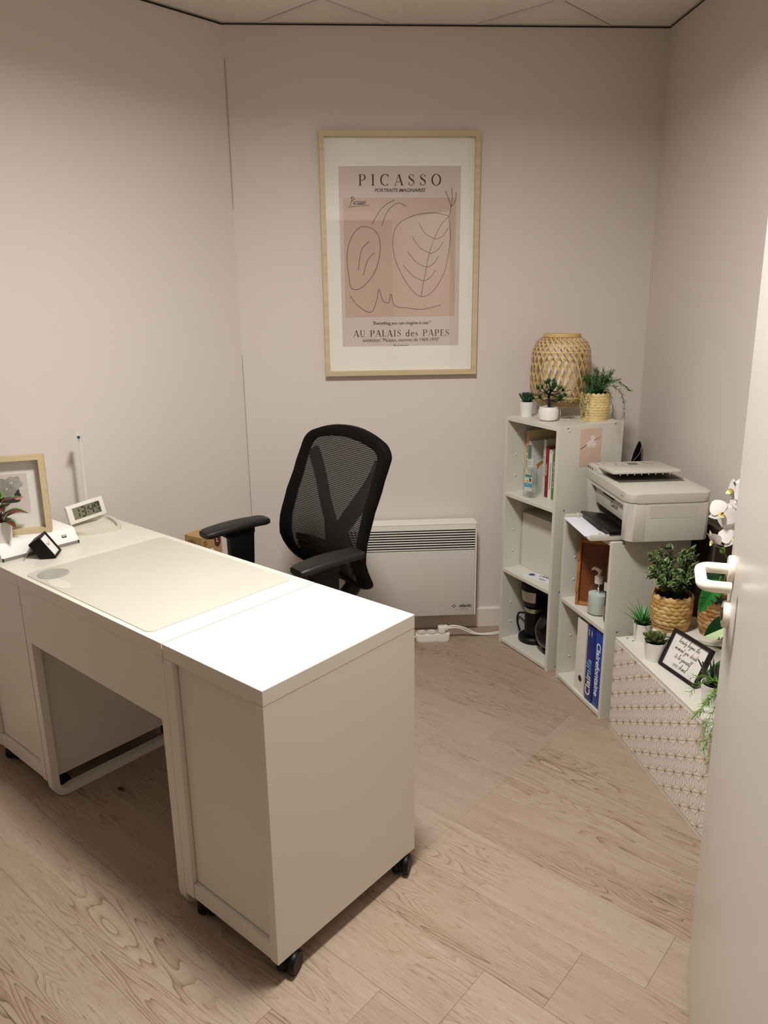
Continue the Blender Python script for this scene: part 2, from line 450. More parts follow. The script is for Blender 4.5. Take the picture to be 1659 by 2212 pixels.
# suspended ceiling: dark plenum slab, tiles and grid bars
GA = 47.3; U0, V0, GS = 2.130, 2.240, 0.6
LIGHT_CELLS = {}
def build_ceiling():
    ce = bpy.data.objects.new('ceiling', MB().prism(ROOM, CEIL+0.035, CEIL+0.06).mesh('ceiling', M_plen)); COL.objects.link(ce); tag(ce, kind='structure')
    c, s = cos(radians(GA)), sin(radians(GA))
    def uv(p): return (p[0]*c+p[1]*s, -p[0]*s+p[1]*c)
    def xy(u, v): return (u*c-v*s, u*s+v*c)
    # inset outline so a shadow gap stays along the walls
    ctr = Vector((sum(p[0] for p in ROOM)/5, sum(p[1] for p in ROOM)/5)); clip = []
    n = len(ROOM)
    for i in range(n):
        p0, p1, p2 = Vector(ROOM[i-1]), Vector(ROOM[i]), Vector(ROOM[(i+1) % n])
        e1 = (p1-p0).normalized(); e2 = (p2-p1).normalized(); n1 = Vector((-e1.y, e1.x)); n2 = Vector((-e2.y, e2.x))
        h = (n1+n2); h = h/(1+n1.dot(n2)); q = p1+h*0.007; clip.append((q.x, q.y))
    cu = [uv(p) for p in clip]
    i0 = math.floor((min(p[0] for p in cu)-U0)/GS)-1; i1 = math.ceil((max(p[0] for p in cu)-U0)/GS)+1
    j0 = math.floor((min(p[1] for p in cu)-V0)/GS)-1; j1 = math.ceil((max(p[1] for p in cu)-V0)/GS)+1
    g = 0.0150
    full = None
    for i in range(i0, i1):
        for j in range(j0, j1):
            u, v = U0+GS*i, V0+GS*j
            ctrp = xy(u+GS/2, v+GS/2)
            if (i, j) in LIGHTS: LIGHT_CELLS[(i, j)] = ctrp; continue
            r = clip_poly([xy(u+g, v+g), xy(u+GS-g, v+g), xy(u+GS-g, v+GS-g), xy(u+g, v+GS-g)], clip)
            if len(r) >= 3:
                me = MB().prism([(p[0]-ctrp[0], p[1]-ctrp[1]) for p in r], 0, 0.012).mesh('ceiling_tile', M_ceil)
                obj('ceiling_tile', me, ce, T(ctrp[0], ctrp[1], CEIL+0.003))
    for i in range(i0, i1+1):
        u = U0+GS*i
        r = clip_poly([xy(u-0.011, -9), xy(u+0.011, -9), xy(u+0.011, 9), xy(u-0.011, 9)], clip)
        if len(r) >= 3: obj('grid_bar', MB().prism(r, CEIL, CEIL+0.02).mesh('grid_bar', M_tbar), ce)
    for j in range(j0, j1+1):
        v = V0+GS*j
        r = clip_poly([xy(-9, v-0.011), xy(9, v-0.011), xy(9, v+0.011), xy(-9, v+0.011)], clip)
        if len(r) >= 3: obj('grid_bar', MB().prism(r, CEIL+0.0005, CEIL+0.02).mesh('grid_bar', M_tbar), ce)
LIGHTS = [(-4, -4)]
build_ceiling()
def panel_light(cell, strength, label):
    p = LIGHT_CELLS[cell]
    t = thing('ceiling_light', (p[0], p[1], CEIL), GA, label, 'ceiling light', 'flat ceiling light panels')
    fr = MB(); h = 0.2985
    fr.box(-h, h, -h, -h+0.012, 0, 0.012); fr.box(-h, h, h-0.012, h, 0, 0.012)
    fr.box(-h, -h+0.012, -h+0.012, h-0.012, 0, 0.012); fr.box(h-0.012, h, -h+0.012, h-0.012, 0, 0.012)
    fr.build('frame', M_tbar, t)
    m = bpy.data.materials.new('light_diffuser'); m.use_nodes = True; nt = m.node_tree
    nt.nodes.remove(nt.nodes['Principled BSDF']); em = nt.nodes.new('ShaderNodeEmission')
    em.inputs['Color'].default_value = (*PANEL_COLOR, 1); em.inputs['Strength'].default_value = strength
    nt.links.new(em.outputs[0], nt.nodes['Material Output'].inputs[0])
    MB().poly([(-h+0.012, -h+0.012, 0.004), (-h+0.012, h-0.012, 0.004), (h-0.012, h-0.012, 0.004), (h-0.012, -h+0.012, 0.004)]).build('diffuser', m, t)
    return t
print('LIGHT CELLS', LIGHT_CELLS)
def downlight():
    t = thing('ceiling_downlight', (LAMP_XY[0], LAMP_XY[1], CEIL-0.0005), 0, 'round white surface light on the ceiling above the desk', 'ceiling light')
    R = LAMP_R
    MB().lathe([(R+0.02, 0), (R+0.02, -0.026), (R+0.012, -0.032), (R, -0.032), (R, -0.024), (R*0.98, -0.006)], 48, cap0=True, cap1=True).build('housing', M_tbar, t, smooth=True)
    m = bpy.data.materials.new('downlight_diffuser'); m.use_nodes = True; nt = m.node_tree
    nt.nodes.remove(nt.nodes['Principled BSDF']); em = nt.nodes.new('ShaderNodeEmission')
    em.inputs['Color'].default_value = (*PANEL_COLOR, 1); em.inputs['Strength'].default_value = 8.0
    nt.links.new(em.outputs[0], nt.nodes['Material Output'].inputs[0])
    MB().disc(0, 0, R-0.001, n=48, z=-0.026).build('diffuser', m, t)
    ld = bpy.data.lights.new('lamp_light', 'AREA'); ld.shape = 'DISK'; ld.size = 2*R-0.01; ld.energy = ROOM_LAMP; ld.color = PANEL_COLOR; ld.spread = radians(LAMP_SPREAD)
    lo = bpy.data.objects.new('lamp_light', ld); COL.objects.link(lo); lo.parent = t; lo.location = (0, 0, -0.034)
downlight()
panel_light(LIGHTS[0], HALL_PANEL, 'square flat light panel in the corridor ceiling behind the doorway')

# thin dark strips standing in for the shade line where ceiling meets walls, caulk bead in the far left corner
def shade_strip(name, p, q, inn, h):
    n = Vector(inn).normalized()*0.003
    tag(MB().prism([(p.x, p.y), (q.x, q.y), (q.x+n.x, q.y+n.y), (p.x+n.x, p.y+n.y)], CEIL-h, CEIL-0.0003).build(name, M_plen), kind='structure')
shade_strip('shade_strip_back', C0, C1, -nB, 0.0045)
shade_strip('shade_strip_left', L2, C0, nL, 0.0060)
shade_strip('shade_strip_right', R2, C1, (-1, 0.06, 0), 0.0035)
def corner_bead():
    b = MB(); p = C0+(nL-nB)*0.0008
    b.tube([(p.x, p.y, 0.10), (p.x+0.001, p.y-0.001, 0.6), (p.x, p.y, 1.28)], 0.0009, 6); b.tube([(p.x, p.y, 1.86), (p.x+0.002, p.y-0.002, 2.2), (p.x+0.001, p.y-0.001, 2.40)], 0.0011, 6)
    tag(b.build('trim_5', pm('caulk', '#a09084', 0.8)), kind='structure')
corner_bead()

# skirting
def skirting(name, p, q, inn):
    d = (q-p).normalized(); ln = (q-p).length; n = Vector(inn).normalized()
    b = MB(); b.prism([(0, 0), (0.012, 0), (0.012, 0.088), (0.008, 0.094), (0, 0.094)], 0, ln)
    o = b.build(name, M_trim)
    o.matrix_world = Matrix(((n.x, 0, d.x, p.x), (n.y, 0, d.y, p.y), (0, 1, 0, 0), (0, 0, 0, 1)))
    tag(o, kind='structure'); return o
skirting('baseboard_back', C0, C1, -nB)
skirting('baseboard_right', R2+dR*0.05, C1, (-1, 0.06, 0))
skirting('baseboard_left', L2+dL*0.15, C0, nL)

# ------------------------------------------------------------------ door leaf, standing open
def build_door():
    E0 = Vector((0.690, 1.413, 0)); hd = Vector((-0.335, -0.942, 0)).normalized()    # free edge, direction to the hinges
    ang = math.degrees(atan2(hd.y, hd.x))
    d = thing('door_1', E0, ang, 'white door leaf with lever handle standing open', 'door'); d['kind'] = 'structure'
    del d['category']; del d['label']
    d.rotation_euler = (radians(0.58), 0, radians(ang))        # local x to hinges, local y to the right-hand side of the room... leaf slightly out of plumb
    Wd = 0.83
    # room side face is local -y side after rotation; find which side looks to the room's left
    left = Vector((0, 0, 1)).cross(hd)                # local +y in world
    s = 1 if left.x < 0 else -1
    MB().box(0, Wd, min(0, -s*0.04), max(0, -s*0.04), 0.008, 2.045, 0.0015).build('door_leaf', M_door, d)
    # lever set, 60 mm from the free edge, z 1.0
    zx = 0.062; zh = 1.012
    def lever():
        b = MB()
        b.lathe([(0.026, 0), (0.0265, 0.002), (0.0265, 0.008), (0.0245, 0.0105), (0.0, 0.0105)], 32, M=T(zx, 0, zh) @ RX(-90*s), cap1=False)
        return b
    lever().build('rose', M_handle, d, smooth=True)
    path = [(zx, s*0.008, zh), (zx, s*0.030, zh)]
    R = 0.020
    for k in range(7):
        a = radians(90*k/6); path.append((zx+R-R*cos(a), s*(0.040+R*sin(a)), zh))
    path += [(zx+0.085, s*0.060, zh)]
    for k in range(7):
        a = radians(90*k/6); path.append((zx+0.085+R*sin(a), s*(0.040+R*cos(a)), zh))
    path += [(zx+0.105, s*0.012, zh)]
    MB().tube(path, 0.0105, 16).build('lever', M_handle, d, smooth=True)
    zk = zh-0.092
    MB().lathe([(0.026, 0), (0.0265, 0.002), (0.0265, 0.009), (0.0245, 0.012), (0.013, 0.012), (0.013, 0.010), (0.0, 0.010)], 32, M=T(zx, 0, zk) @ RX(-90*s), cap1=False).build('lock_rose', M_handle, d, smooth=True)
    MB().lathe([(0.0125, 0.0), (0.0125, 0.0145), (0.0, 0.0145)], 24, M=T(zx, 0, zk) @ RX(-90*s), cap1=False).build('lock_cylinder', pm('lock_brown', '#5a463c', 0.4, metal=0.4), d, smooth=True)
    for z in (0.25, 1.8): MB().cyl((Wd+0.006, s*0.006, z), (Wd+0.006, s*0.006, z+0.09), 0.007, n=12).build('hinge', M_steel, d, smooth=True)
build_door()

# ------------------------------------------------------------------ desk group
def castor_mesh():
    w = MB()
    for x in (-0.0135, 0.0135):
        w.lathe([(0.010, -0.009), (0.024, -0.009), (0.0272, -0.005), (0.0272, 0.005), (0.024, 0.009), (0.010, 0.009)], 24, M=T(x, 0, 0.0272) @ RY(90))
    return w.mesh('wheel', M_black, True)
def hood_mesh():
    h = MB()
    h.prism([(0.026*cos(radians(a)), 0.026*sin(radians(a))) for a in range(0, 181, 20)], -0.0035, 0.0035, M=T(0, 0, 0.0262) @ RY(90) @ RZ(90))
    h.cyl((0, 0, 0.03), (0, 0, 0.056), 0.007)
    return h.mesh('castor_hood', M_black, True)
WHEEL = castor_mesh(); HOOD = hood_mesh()

def drawer_unit(a0, label):
    """white castor drawer unit seen from its back; local x across 0.35, local y depth 0.5"""
    o = A+D1*a0
    t = thing('drawer_unit', o, TH, label, 'drawer unit', 'white drawer units on castors')
    zb, zt, th_, w, dp = 0.0565, 0.714, 0.016, 0.35, 0.50
    MB().box(0, w, 0, dp, zt, 0.75, 0.0012).build('top_board', M_white, t)
    for x0, x1, nm in ((0, 0.035, 'side_panel'), (w-0.026, w, 'side_panel')):
        MB().box(x0+0.0004, x1-0.0004, 0, dp, zb, zt-0.0008, 0.0012).build(nm, M_white, t)
    MB().box(0.0385, w-0.0295, 0.014, 0.020, zb+0.047, zt-0.001).build('back_panel', M_white, t)
    MB().box(0.036, w-0.027, 0.0025, 0.020, zb, zb+0.044, 0.001).build('bottom_rail', M_white, t)
    MB().box(0.036, w-0.027, 0.022, dp-0.02, zb, zb+0.016).build('bottom_board', M_white, t)
    h = (zt-zb-0.012)/4
    for k in range(4):
        f = MB().box(0.037, w-0.028, dp-0.019, dp-0.001, zb+0.004+k*h, zb+k*h+h, 0.001).build('drawer_front', M_white, t)
        MB().box(w/2-0.05, w/2+0.05, dp-0.004, dp+0.006, zb+k*h+h-0.014, zb+k*h+h-0.004, 0.001).build('pull_lip', M_white, f)
    for x, y, r in ((0.050, 0.034, 30), (w-0.014, 0.046, 20), (0.045, dp-0.05, 80), (w-0.014, dp-0.040, 25)):
        c = obj('castor', HOOD, t, T(x, y, 0) @ RZ(r)); obj('wheel', WHEEL, c)
    return t
drawer_unit(-0.35, 'white drawer unit on black castors at the near right end of the desk')
drawer_unit(-1.43, 'white drawer unit under the riser and picture frame at the left end')

def desk():
    o = A+D1*(-1.0795)
    t = thing('desk', o, TH, 'white desk with frosted mat on top between two drawer units', 'desk')
    W, dp = 0.7262, 0.50
    MB().box(0, W, 0, dp, 0.714, 0.75, 0.0012).build('desk_top', M_white, t)
    MB().box(0.001, W-0.001, 0.001, 0.018, 0.54, 0.7135, 0.001).build('back_apron', M_white, t)
    MB().box(0.03, W-0.03, dp-0.03, dp-0.01, 0.64, 0.7135, 0.001).build('drawer_front', M_white, t)
    MB().box(0.02, W-0.02, 0.02, dp-0.03, 0.648, 0.656).build('drawer_bottom', M_white, t)
    for x in (0.018, W-0.013):
        pts = [(x, 0.012, 0.56)]
        pts = [(x, 0.013, 0.70), (x, 0.013, 0.05)]
        R = 0.037
        for k in range(1, 7):
            a = radians(90*k/6); pts.append((x, 0.013+R-R*cos(a), 0.05-R*sin(a)))
        pts += [(x, dp-0.05, 0.013)]
        for k in range(1, 7):
            a = radians(90*k/6); pts.append((x, dp-0.05+R*sin(a), 0.013+R-R*cos(a)))
        pts += [(x, dp-0.013, 0.70)]
        MB().tube(pts, 0.0165, 4, flat=(1, 1), upv=(0, 0, 1), M=None).build('leg', M_white, t) if False else None
        b = MB(); b.bar([(p[0], p[1], p[2]) for p in pts], 0.024, 0.030, upv=(1, 0, 0)); b.build('leg', M_white, t)
    return t
desk()
def on_desk(name, a, b, deg, label, cat, z=0.75):
    p = A+D1*a+D2*b
    return thing(name, (p.x, p.y, z), TH+deg, label, cat)
def desk_mat():
    t = on_desk('desk_mat', -1.053, 0.014, 0, 'translucent frosted desk mat with rounded corners lying on the desk', 'desk mat')
    MB().prism(rrect(0, 0.632, 0, 0.462, 0.02), 0.0, 0.0022, 0.0006, 1).build('sheet', pm('frosted_sheet', '#c6c2b5', 0.45, alpha=1.0, var=0.025, vscale=5), t, smooth=True)
    MB().prism([(0.06+0.043*cos(2*pi*k/32), 0.055+0.043*sin(2*pi*k/32)) for k in range(32)], 0.0023, 0.0036).build('grey_spot', pm('grey_gel', '#a5a196', 0.5, alpha=1.0, var=0.2, vscale=18), t, smooth=True)
    MB().prism([(0.155+0.05*cos(2*pi*k/32), 0.026+0.022*sin(2*pi*k/32)) for k in range(32)], 0.0023, 0.0031).build('glare_oval', pm('glare_white', '#d3cec1', 0.5), t, smooth=True)  # flat pale oval, copies the white glare on the mat as colour
desk_mat()

# ------------------------------------------------------------------ chair mat on the floor
def chair_mat():
    p = A+D1*(-1.22)+D2*0.535
    t = thing('chair_mat', (p.x, p.y, 0.0006), TH-1.0, 'clear plastic floor mat with rounded corners under the office chair', 'floor mat')
    m = pm('clear_pvc', '#cbb8ab', 0.30, spec=0.6, alpha=0.13, var=0.02, coat=0.0)
    MB().prism(rrect(0, 1.20, 0, 0.965, 0.07, 8), 0.0, 0.0022, 0.0006, 1).build('sheet', m, t, smooth=True)
chair_mat()

# ------------------------------------------------------------------ office chair
def mesh_fabric():
    m = bpy.data.materials.new('black_mesh_fabric'); m.use_nodes = True
    nt = m.node_tree; N = nt.nodes; L = nt.links; b = N['Principled BSDF']
    b.inputs['Base Color'].default_value = (*lin('#0b0a08'), 1); b.inputs['Roughness'].default_value = 0.7
    tc = N.new('ShaderNodeTexCoord'); sp = N.new('ShaderNodeSeparateXYZ'); L.new(tc.outputs['Object'], sp.inputs[0])
    def mth(op, a, v):
        n = N.new('ShaderNodeMath'); n.operation = op; L.new(a, n.inputs[0])
        if isinstance(v, (int, float)): n.inputs[1].default_value = v
        else: L.new(v, n.inputs[1])
        return n.outputs[0]
    fx = mth('GREATER_THAN', mth('FRACT', mth('ADD', mth('MULTIPLY', sp.outputs[0], 1/0.0052), 100.0), 0), 0.70)
    row = mth('FLOOR', mth('MULTIPLY', sp.outputs[2], 1/0.0062), 0)
    fz = mth('GREATER_THAN', mth('FRACT', mth('MULTIPLY', sp.outputs[2], 1/0.0062), 0), 0.52)
    hole = mth('MULTIPLY', fx, fz)
    al = mth('SUBTRACT', hole, 1.0); al = mth('MULTIPLY', al, -1.0)
    L.new(al, b.inputs['Alpha'])
    return m
def office_chair():
    t = thing('office_chair', (-0.36, 2.50, 0.0022), -51.3, 'black office chair with mesh back and padded armrests behind the desk', 'office chair')
    MF = mesh_fabric()
    zs = [0.48, 0.52, 0.56, 0.61, 0.66, 0.72, 0.80, 0.90, 1.00, 1.09]
    ys = [0.285, 0.255, 0.228, 0.203, 0.192, 0.195, 0.215, 0.250, 0.283, 0.308]
    ws = [0.195, 0.225, 0.242, 0.252, 0.256, 0.257, 0.256, 0.254, 0.252, 0.250]
    def itp(z, arr):
        if z <= zs[0]: return arr[0]
        for i in range(len(zs)-1):
            if z <= zs[i+1]:
                k = (z-zs[i])/(zs[i+1]-zs[i]); k2 = k*k*(3-2*k)*0.4+k*0.6
                return arr[i]*(1-k2)+arr[i+1]*k2
        return arr[-1]
    def S(xn, tt, off=0.0):
        zt = 1.075-0.055*xn*xn; zb = 0.505+0.015*xn*xn
        z = zb+(zt-zb)*tt
        x = xn*itp(z, ws); edge = 0.035*max(0, 1-abs(z-0.66)/0.35)
        y = itp(z, ys)-edge*abs(xn)**2.2
        return Vector((x, y+off, z))
    def loop(kx, kt, off, rx=0.20, rt=0.13, m=12, c=7):
        """rounded rectangle in (across, up) coordinates laid on the curved back"""
        rx *= kx; rt *= kt; P = []
        for cx, ct, a0 in ((kx-rx, -kt+rt, -90), (kx-rx, kt-rt, 0), (-kx+rx, kt-rt, 90), (-kx+rx, -kt+rt, 180)):
            big = 1.9 if ct < 0 else 1.0
            P.append([(cx*1.0+(1 if cx > 0 else -1)*(rx-rx*big)+rx*big*cos(radians(a0+90*k/c)), ct+(1 if ct > 0 else -1)*(rt-rt*big)+rt*big*sin(radians(a0+90*k/c))) for k in range(c+1)])
        out = []
        for i in range(4):
            arc = P[i]; nx = P[(i+1) % 4][0]; out += arc
            for k in range(1, m): out.append((arc[-1][0]+(nx[0]-arc[-1][0])*k/m, arc[-1][1]+(nx[1]-arc[-1][1])*k/m))
        return [S(x, 0.5+0.5*t_, off) for x, t_ in out]
    b = MB()
    secs = [loop(1.0, 1.0, 0.004), loop(0.985, 0.99, -0.010), loop(0.90, 0.93, -0.012), loop(0.80, 0.86, -0.002), loop(0.80, 0.86, 0.006), loop(0.92, 0.94, 0.022), loop(0.985, 0.99, 0.020)]
    rings = [[b.bm.verts.new(p) for p in sct] for sct in secs]
    n = len(rings[0])
    for i in range(len(rings)):
        r0, r1 = rings[i], rings[(i+1) % len(rings)]
        for k in range(n): b.bm.faces.new((r0[k], r0[(k+1) % n], r1[(k+1) % n], r1[k]))
    b.build('back_frame', M_blacks, t, smooth=True, angle=60)
    b = MB(); K = 9
    rr = [[b.bm.verts.new(p) for p in loop(0.80*j/K, 0.86*j/K, 0.0)] for j in range(1, K+1)]
    for r0, r1 in zip(rr, rr[1:]):
        for k in range(n): b.bm.faces.new((r0[k], r0[(k+1) % n], r1[(k+1) % n], r1[k]))
    b.bm.faces.new(rr[0])
    b.build('back_mesh', MF, t, smooth=True, angle=80)
    # Y-shaped spine behind the mesh
    def yb(z, o): return itp(z, ys)+o
    for s in (-1, 1):
        pts = [(0.0+s*0.02, yb(0.70, 0.045), 0.70), (s*0.085, yb(0.78, 0.045), 0.785), (s*0.160, yb(0.89, 0.035), 0.89), (s*0.205, yb(0.98, 0.010), 0.965)]
        MB().bar(catmull(pts, 5), 0.058, 0.016, upv=(0, 1, 0)).build('back_strut', M_black, t, smooth=True)
    b = MB()
    prof = [(-0.045, 0.50), (0.045, 0.50), (0.052, 0.62), (0.050, 0.70), (0.06, 0.745), (0.0, 0.715), (-0.06, 0.745), (-0.050, 0.70), (-0.052, 0.62)]
    va = [b.bm.verts.new((x, yb(z, 0.028), z)) for x, z in prof]; vb = [b.bm.verts.new((x, yb(z, 0.062), z)) for x, z in prof]
    b.bm.faces.new(va); b.bm.faces.new(vb[::-1])
    for i in range(len(prof)): b.bm.faces.new((va[i], va[(i+1) % len(prof)], vb[(i+1) % len(prof)], vb[i]))
    b.build('spine', M_black, t)
    for k in range(4):
        z = 0.565+0.030*k
        b = MB(); pts = [(-0.165+0.33*i/10, yb(z, 0.010)-0.030*abs(-1+2*i/10)**2, z) for i in range(11)]
        b.bar(pts, 0.024, 0.008, upv=(0, 1, 0)); b.build('lumbar_rib', M_black, t)
    MB().tube(catmull([(0, 0.30, 0.53), (0, 0.31, 0.47), (0, 0.22, 0.415), (0, 0.05, 0.405)], 6), 0.03, 10, flat=(1.3, 0.7)).build('back_bracket', M_black, t, smooth=True)
    # seat
    MB().prism(rrect(-0.245, 0.245, -0.29, 0.19, 0.09, 8), 0.425, 0.495, 0.03, 4).build('seat', M_blacks, t, smooth=True, angle=60)
    MB().prism(rrect(-0.20, 0.20, -0.22, 0.16, 0.06, 6), 0.405, 0.428, 0.006, 2).build('seat_pan', M_black, t, smooth=True)
    # arms
    for s in (-1, 1):
        x = s*0.272
        def pad(u, v):
            y = (-0.108 if s > 0 else -0.152)+(0.246 if s > 0 else 0.258)*u; a = 2*pi*v
            w = 0.043*(0.86+0.14*sin(pi*min(1, u*1.1+0.1)))*(1 if 0.04 < u < 0.96 else 0.86)
            top = 0.722+0.004*sin(pi*u)-0.010*(1-u)*(1-u); th = 0.015*(1 if 0.04 < u < 0.96 else 0.75)
            e = 3.6
            cx = (abs(cos(a))**(2/e))*(1 if cos(a) >= 0 else -1); cz = (abs(sin(a))**(2/e))*(1 if sin(a) >= 0 else -1)
            return Vector((x+w*cx, y, top-0.016+th*cz))
        b = MB(); b.surf(pad, 16, 24)
        bmesh.ops.remove_doubles(b.bm, verts=b.bm.verts, dist=0.0002)
        bmesh.ops.holes_fill(b.bm, edges=[e for e in b.bm.edges if e.is_boundary])
        arm = b.build('armrest_pad', pm('pad_rubber', '#1d1c19', 0.45, var=0.08, bump=0.08, bscale=400), t, smooth=True, angle=50)
        MB().box(x-0.024, x+0.024, -0.075, 0.045, 0.672, 0.694, 0.004).build('pad_carrier', M_black, t, smooth=True)
        MB().prism([(-0.052, 0.47), (0.035, 0.47), (0.045, 0.68), (-0.055, 0.68)], -0.019, 0.019, 0.004, 2, M=T(x, 0, 0) @ Matrix(((0, 0, 1, 0), (1, 0, 0, 0), (0, 1, 0, 0), (0, 0, 0, 1)))).build('arm_post', M_black, t, smooth=True)
        MB().bar(catmull([(x, -0.008, 0.475), (x-s*0.015, -0.008, 0.435), (x-s*0.07, -0.008, 0.415), (x-s*0.16, -0.008, 0.412)], 5), 0.08, 0.016, upv=(s*0.6, 0, 0.8)).build('arm_bracket', M_black, t, smooth=True)
    MB().cyl((0, 0, 0.13), (0, 0, 0.41), 0.024, n=20).build('gas_lift', M_black, t, smooth=True)
    MB().box(-0.09, 0.09, -0.11, 0.10, 0.365, 0.408, 0.008).build('tilt_mechanism', M_black, t, smooth=True)
    MB().lathe([(0.03, 0.085), (0.05, 0.09), (0.045, 0.13), (0.028, 0.14)], 20).build('hub', M_black, t, smooth=True)
    for k in range(5):
        a = radians(72*k+18)
        MB().tube([(0.03*cos(a), 0.03*sin(a), 0.105), (0.17*cos(a), 0.17*sin(a), 0.09), (0.30*cos(a), 0.30*sin(a), 0.068)], [0.026, 0.022, 0.016], 10, flat=(1, 0.8)).build('base_leg', M_black, t, smooth=True)
        c = obj('castor', HOOD, t, T(0.29*cos(a), 0.29*sin(a), 0) @ RZ(math.degrees(a)+50)); obj('wheel', WHEEL, c)
office_chair()
# ------------------------------------------------------------------ lettering helpers
def glass_mat(name, tint='#ffffff', refl=1.0, rough=0.02):
    if name in MATS: return MATS[name]
    m = bpy.data.materials.new(name); m.use_nodes = True; nt = m.node_tree; N = nt.nodes; L = nt.links
    N.remove(N['Principled BSDF'])
    tr = N.new('ShaderNodeBsdfTransparent'); tr.inputs[0].default_value = (*lin(tint), 1)
    gl = N.new('ShaderNodeBsdfGlossy'); gl.inputs['Roughness'].default_value = rough
    lw = N.new('ShaderNodeLayerWeight'); lw.inputs['Blend'].default_value = 0.5
    pw = N.new('ShaderNodeMath'); pw.operation = 'POWER'; pw.inputs[1].default_value = 5.0; L.new(lw.outputs['Facing'], pw.inputs[0])
    mu = N.new('ShaderNodeMath'); mu.operation = 'MULTIPLY_ADD'; mu.inputs[1].default_value = 0.9*refl; mu.inputs[2].default_value = 0.035*refl; L.new(pw.outputs[0], mu.inputs[0])
    mx = N.new('ShaderNodeMixShader'); L.new(mu.outputs[0], mx.inputs[0]); L.new(tr.outputs[0], mx.inputs[1]); L.new(gl.outputs[0], mx.inputs[2])
    L.new(mx.outputs[0], N['Material Output'].inputs[0]); MATS[name] = m
    return m

def pen(b, pts, thick, thin, mode='cal', n=8, smooth=True):
    P = catmull([(x, y, 0) for x, y in pts], n) if smooth and len(pts) > 2 else [Vector((x, y, 0)) for x, y in pts]
    W = []
    for i in range(len(P)):
        t = P[min(i+1, len(P)-1)]-P[max(i-1, 0)]
        if t.length < 1e-9: t = Vector((1, 0, 0))
        t.normalize()
        if mode == 'cal': W.append(thin+(thick-thin)*abs(t.y)**1.5)
        elif mode == 'diag': W.append(thin+(thick-thin)*max(0, (t.x*0.8-t.y*0.6))**1.2)
        elif mode == 'thick': W.append(thick)
        else: W.append(thin)
    b.ribbon(P, W)
def ell(cx, cy, rx, ry, a0, a1, n=20): return [(cx+rx*cos(radians(a0+(a1-a0)*k/n)), cy+ry*sin(radians(a0+(a1-a0)*k/n))) for k in range(n+1)]
SERIF = {  # glyph: (advance, strokes(points, mode), serifs (x, y, halfwidth))
 'P': (0.70, [([(0.16, 0), (0.16, 1)], 'thick'), ([(0.16, 0.975), (0.38, 0.975), (0.58, 0.90), (0.63, 0.74), (0.56, 0.56), (0.38, 0.49), (0.16, 0.49)], 'cal')], [(0.16, 0.0, 0.16), (0.10, 1.0, 0.10)]),
 'I': (0.40, [([(0.20, 0), (0.20, 1)], 'thick')], [(0.20, 0, 0.17), (0.20, 1, 0.17)]),
 'C': (0.88, [(ell(0.48, 0.5, 0.40, 0.5, 48, 315, 26), 'cal'), ([(0.79, 0.99), (0.79, 0.70)], 'thin')], []),
 'A': (0.84, [([(0.06, 0), (0.42, 1)], 'thin'), ([(0.42, 1.0), (0.76, 0)], 'thick'), ([(0.18, 0.33), (0.62, 0.33)], 'thin')], [(0.07, 0, 0.11), (0.75, 0, 0.13)]),
 'S': (0.62, [([(0.50, 0.78), (0.42, 0.94), (0.28, 0.99), (0.13, 0.92), (0.09, 0.76), (0.20, 0.61), (0.38, 0.49), (0.51, 0.36), (0.52, 0.19), (0.42, 0.05), (0.26, 0.01), (0.13, 0.09), (0.06, 0.27)], 'diag'), ([(0.51, 0.98), (0.51, 0.74)], 'thin'), ([(0.055, 0.02), (0.055, 0.28)], 'thin')], []),
 'O': (0.98, [(ell(0.48, 0.5, 0.40, 0.5, 0, 360, 30), 'cal')], []),
 'U': (0.82, [([(0.16, 1), (0.16, 0.45), (0.17, 0.28), (0.26, 0.08), (0.42, 0.01), (0.57, 0.08), (0.65, 0.28), (0.66, 0.45), (0.66, 1)], 'u')], [(0.16, 1, 0.14), (0.66, 1, 0.12)]),
 'L': (0.62, [([(0.16, 0), (0.16, 1)], 'thick'), ([(0.1, 0.02), (0.55, 0.02)], 'thin'), ([(0.555, 0.0), (0.575, 0.24)], 'thin')], [(0.16, 1, 0.15), (0.16, 0, 0.14)]),
 'E': (0.64, [([(0.16, 0), (0.16, 1)], 'thick'), ([(0.1, 0.02), (0.56, 0.02)], 'thin'), ([(0.1, 0.98), (0.53, 0.98)], 'thin'), ([(0.16, 0.52), (0.42, 0.52)], 'thin'), ([(0.565, 0.0), (0.58, 0.22)], 'thin'), ([(0.535, 1.0), (0.545, 0.80)], 'thin'), ([(0.42, 0.42), (0.42, 0.62)], 'thin')], [(0.16, 0, 0.14), (0.16, 1, 0.14)]),
 'd': (0.62, [(ell(0.28, 0.31, 0.21, 0.31, 40, 320, 20), 'cal'), ([(0.46, 0), (0.46, 1.02)], 'thick')], [(0.51, 0, 0.06), (0.41, 1.0, 0.06)]),
 'e': (0.52, [(ell(0.27, 0.31, 0.21, 0.31, 10, 320, 22), 'cal'), ([(0.08, 0.38), (0.46, 0.38)], 'thin')], []),
 's': (0.42, [([(0.34, 0.52), (0.27, 0.61), (0.17, 0.62), (0.08, 0.54), (0.12, 0.42), (0.25, 0.32), (0.34, 0.2), (0.30, 0.06), (0.18, 0.0), (0.07, 0.06), (0.04, 0.18)], 'diag')], []),
 ' ': (0.42, [], [])}
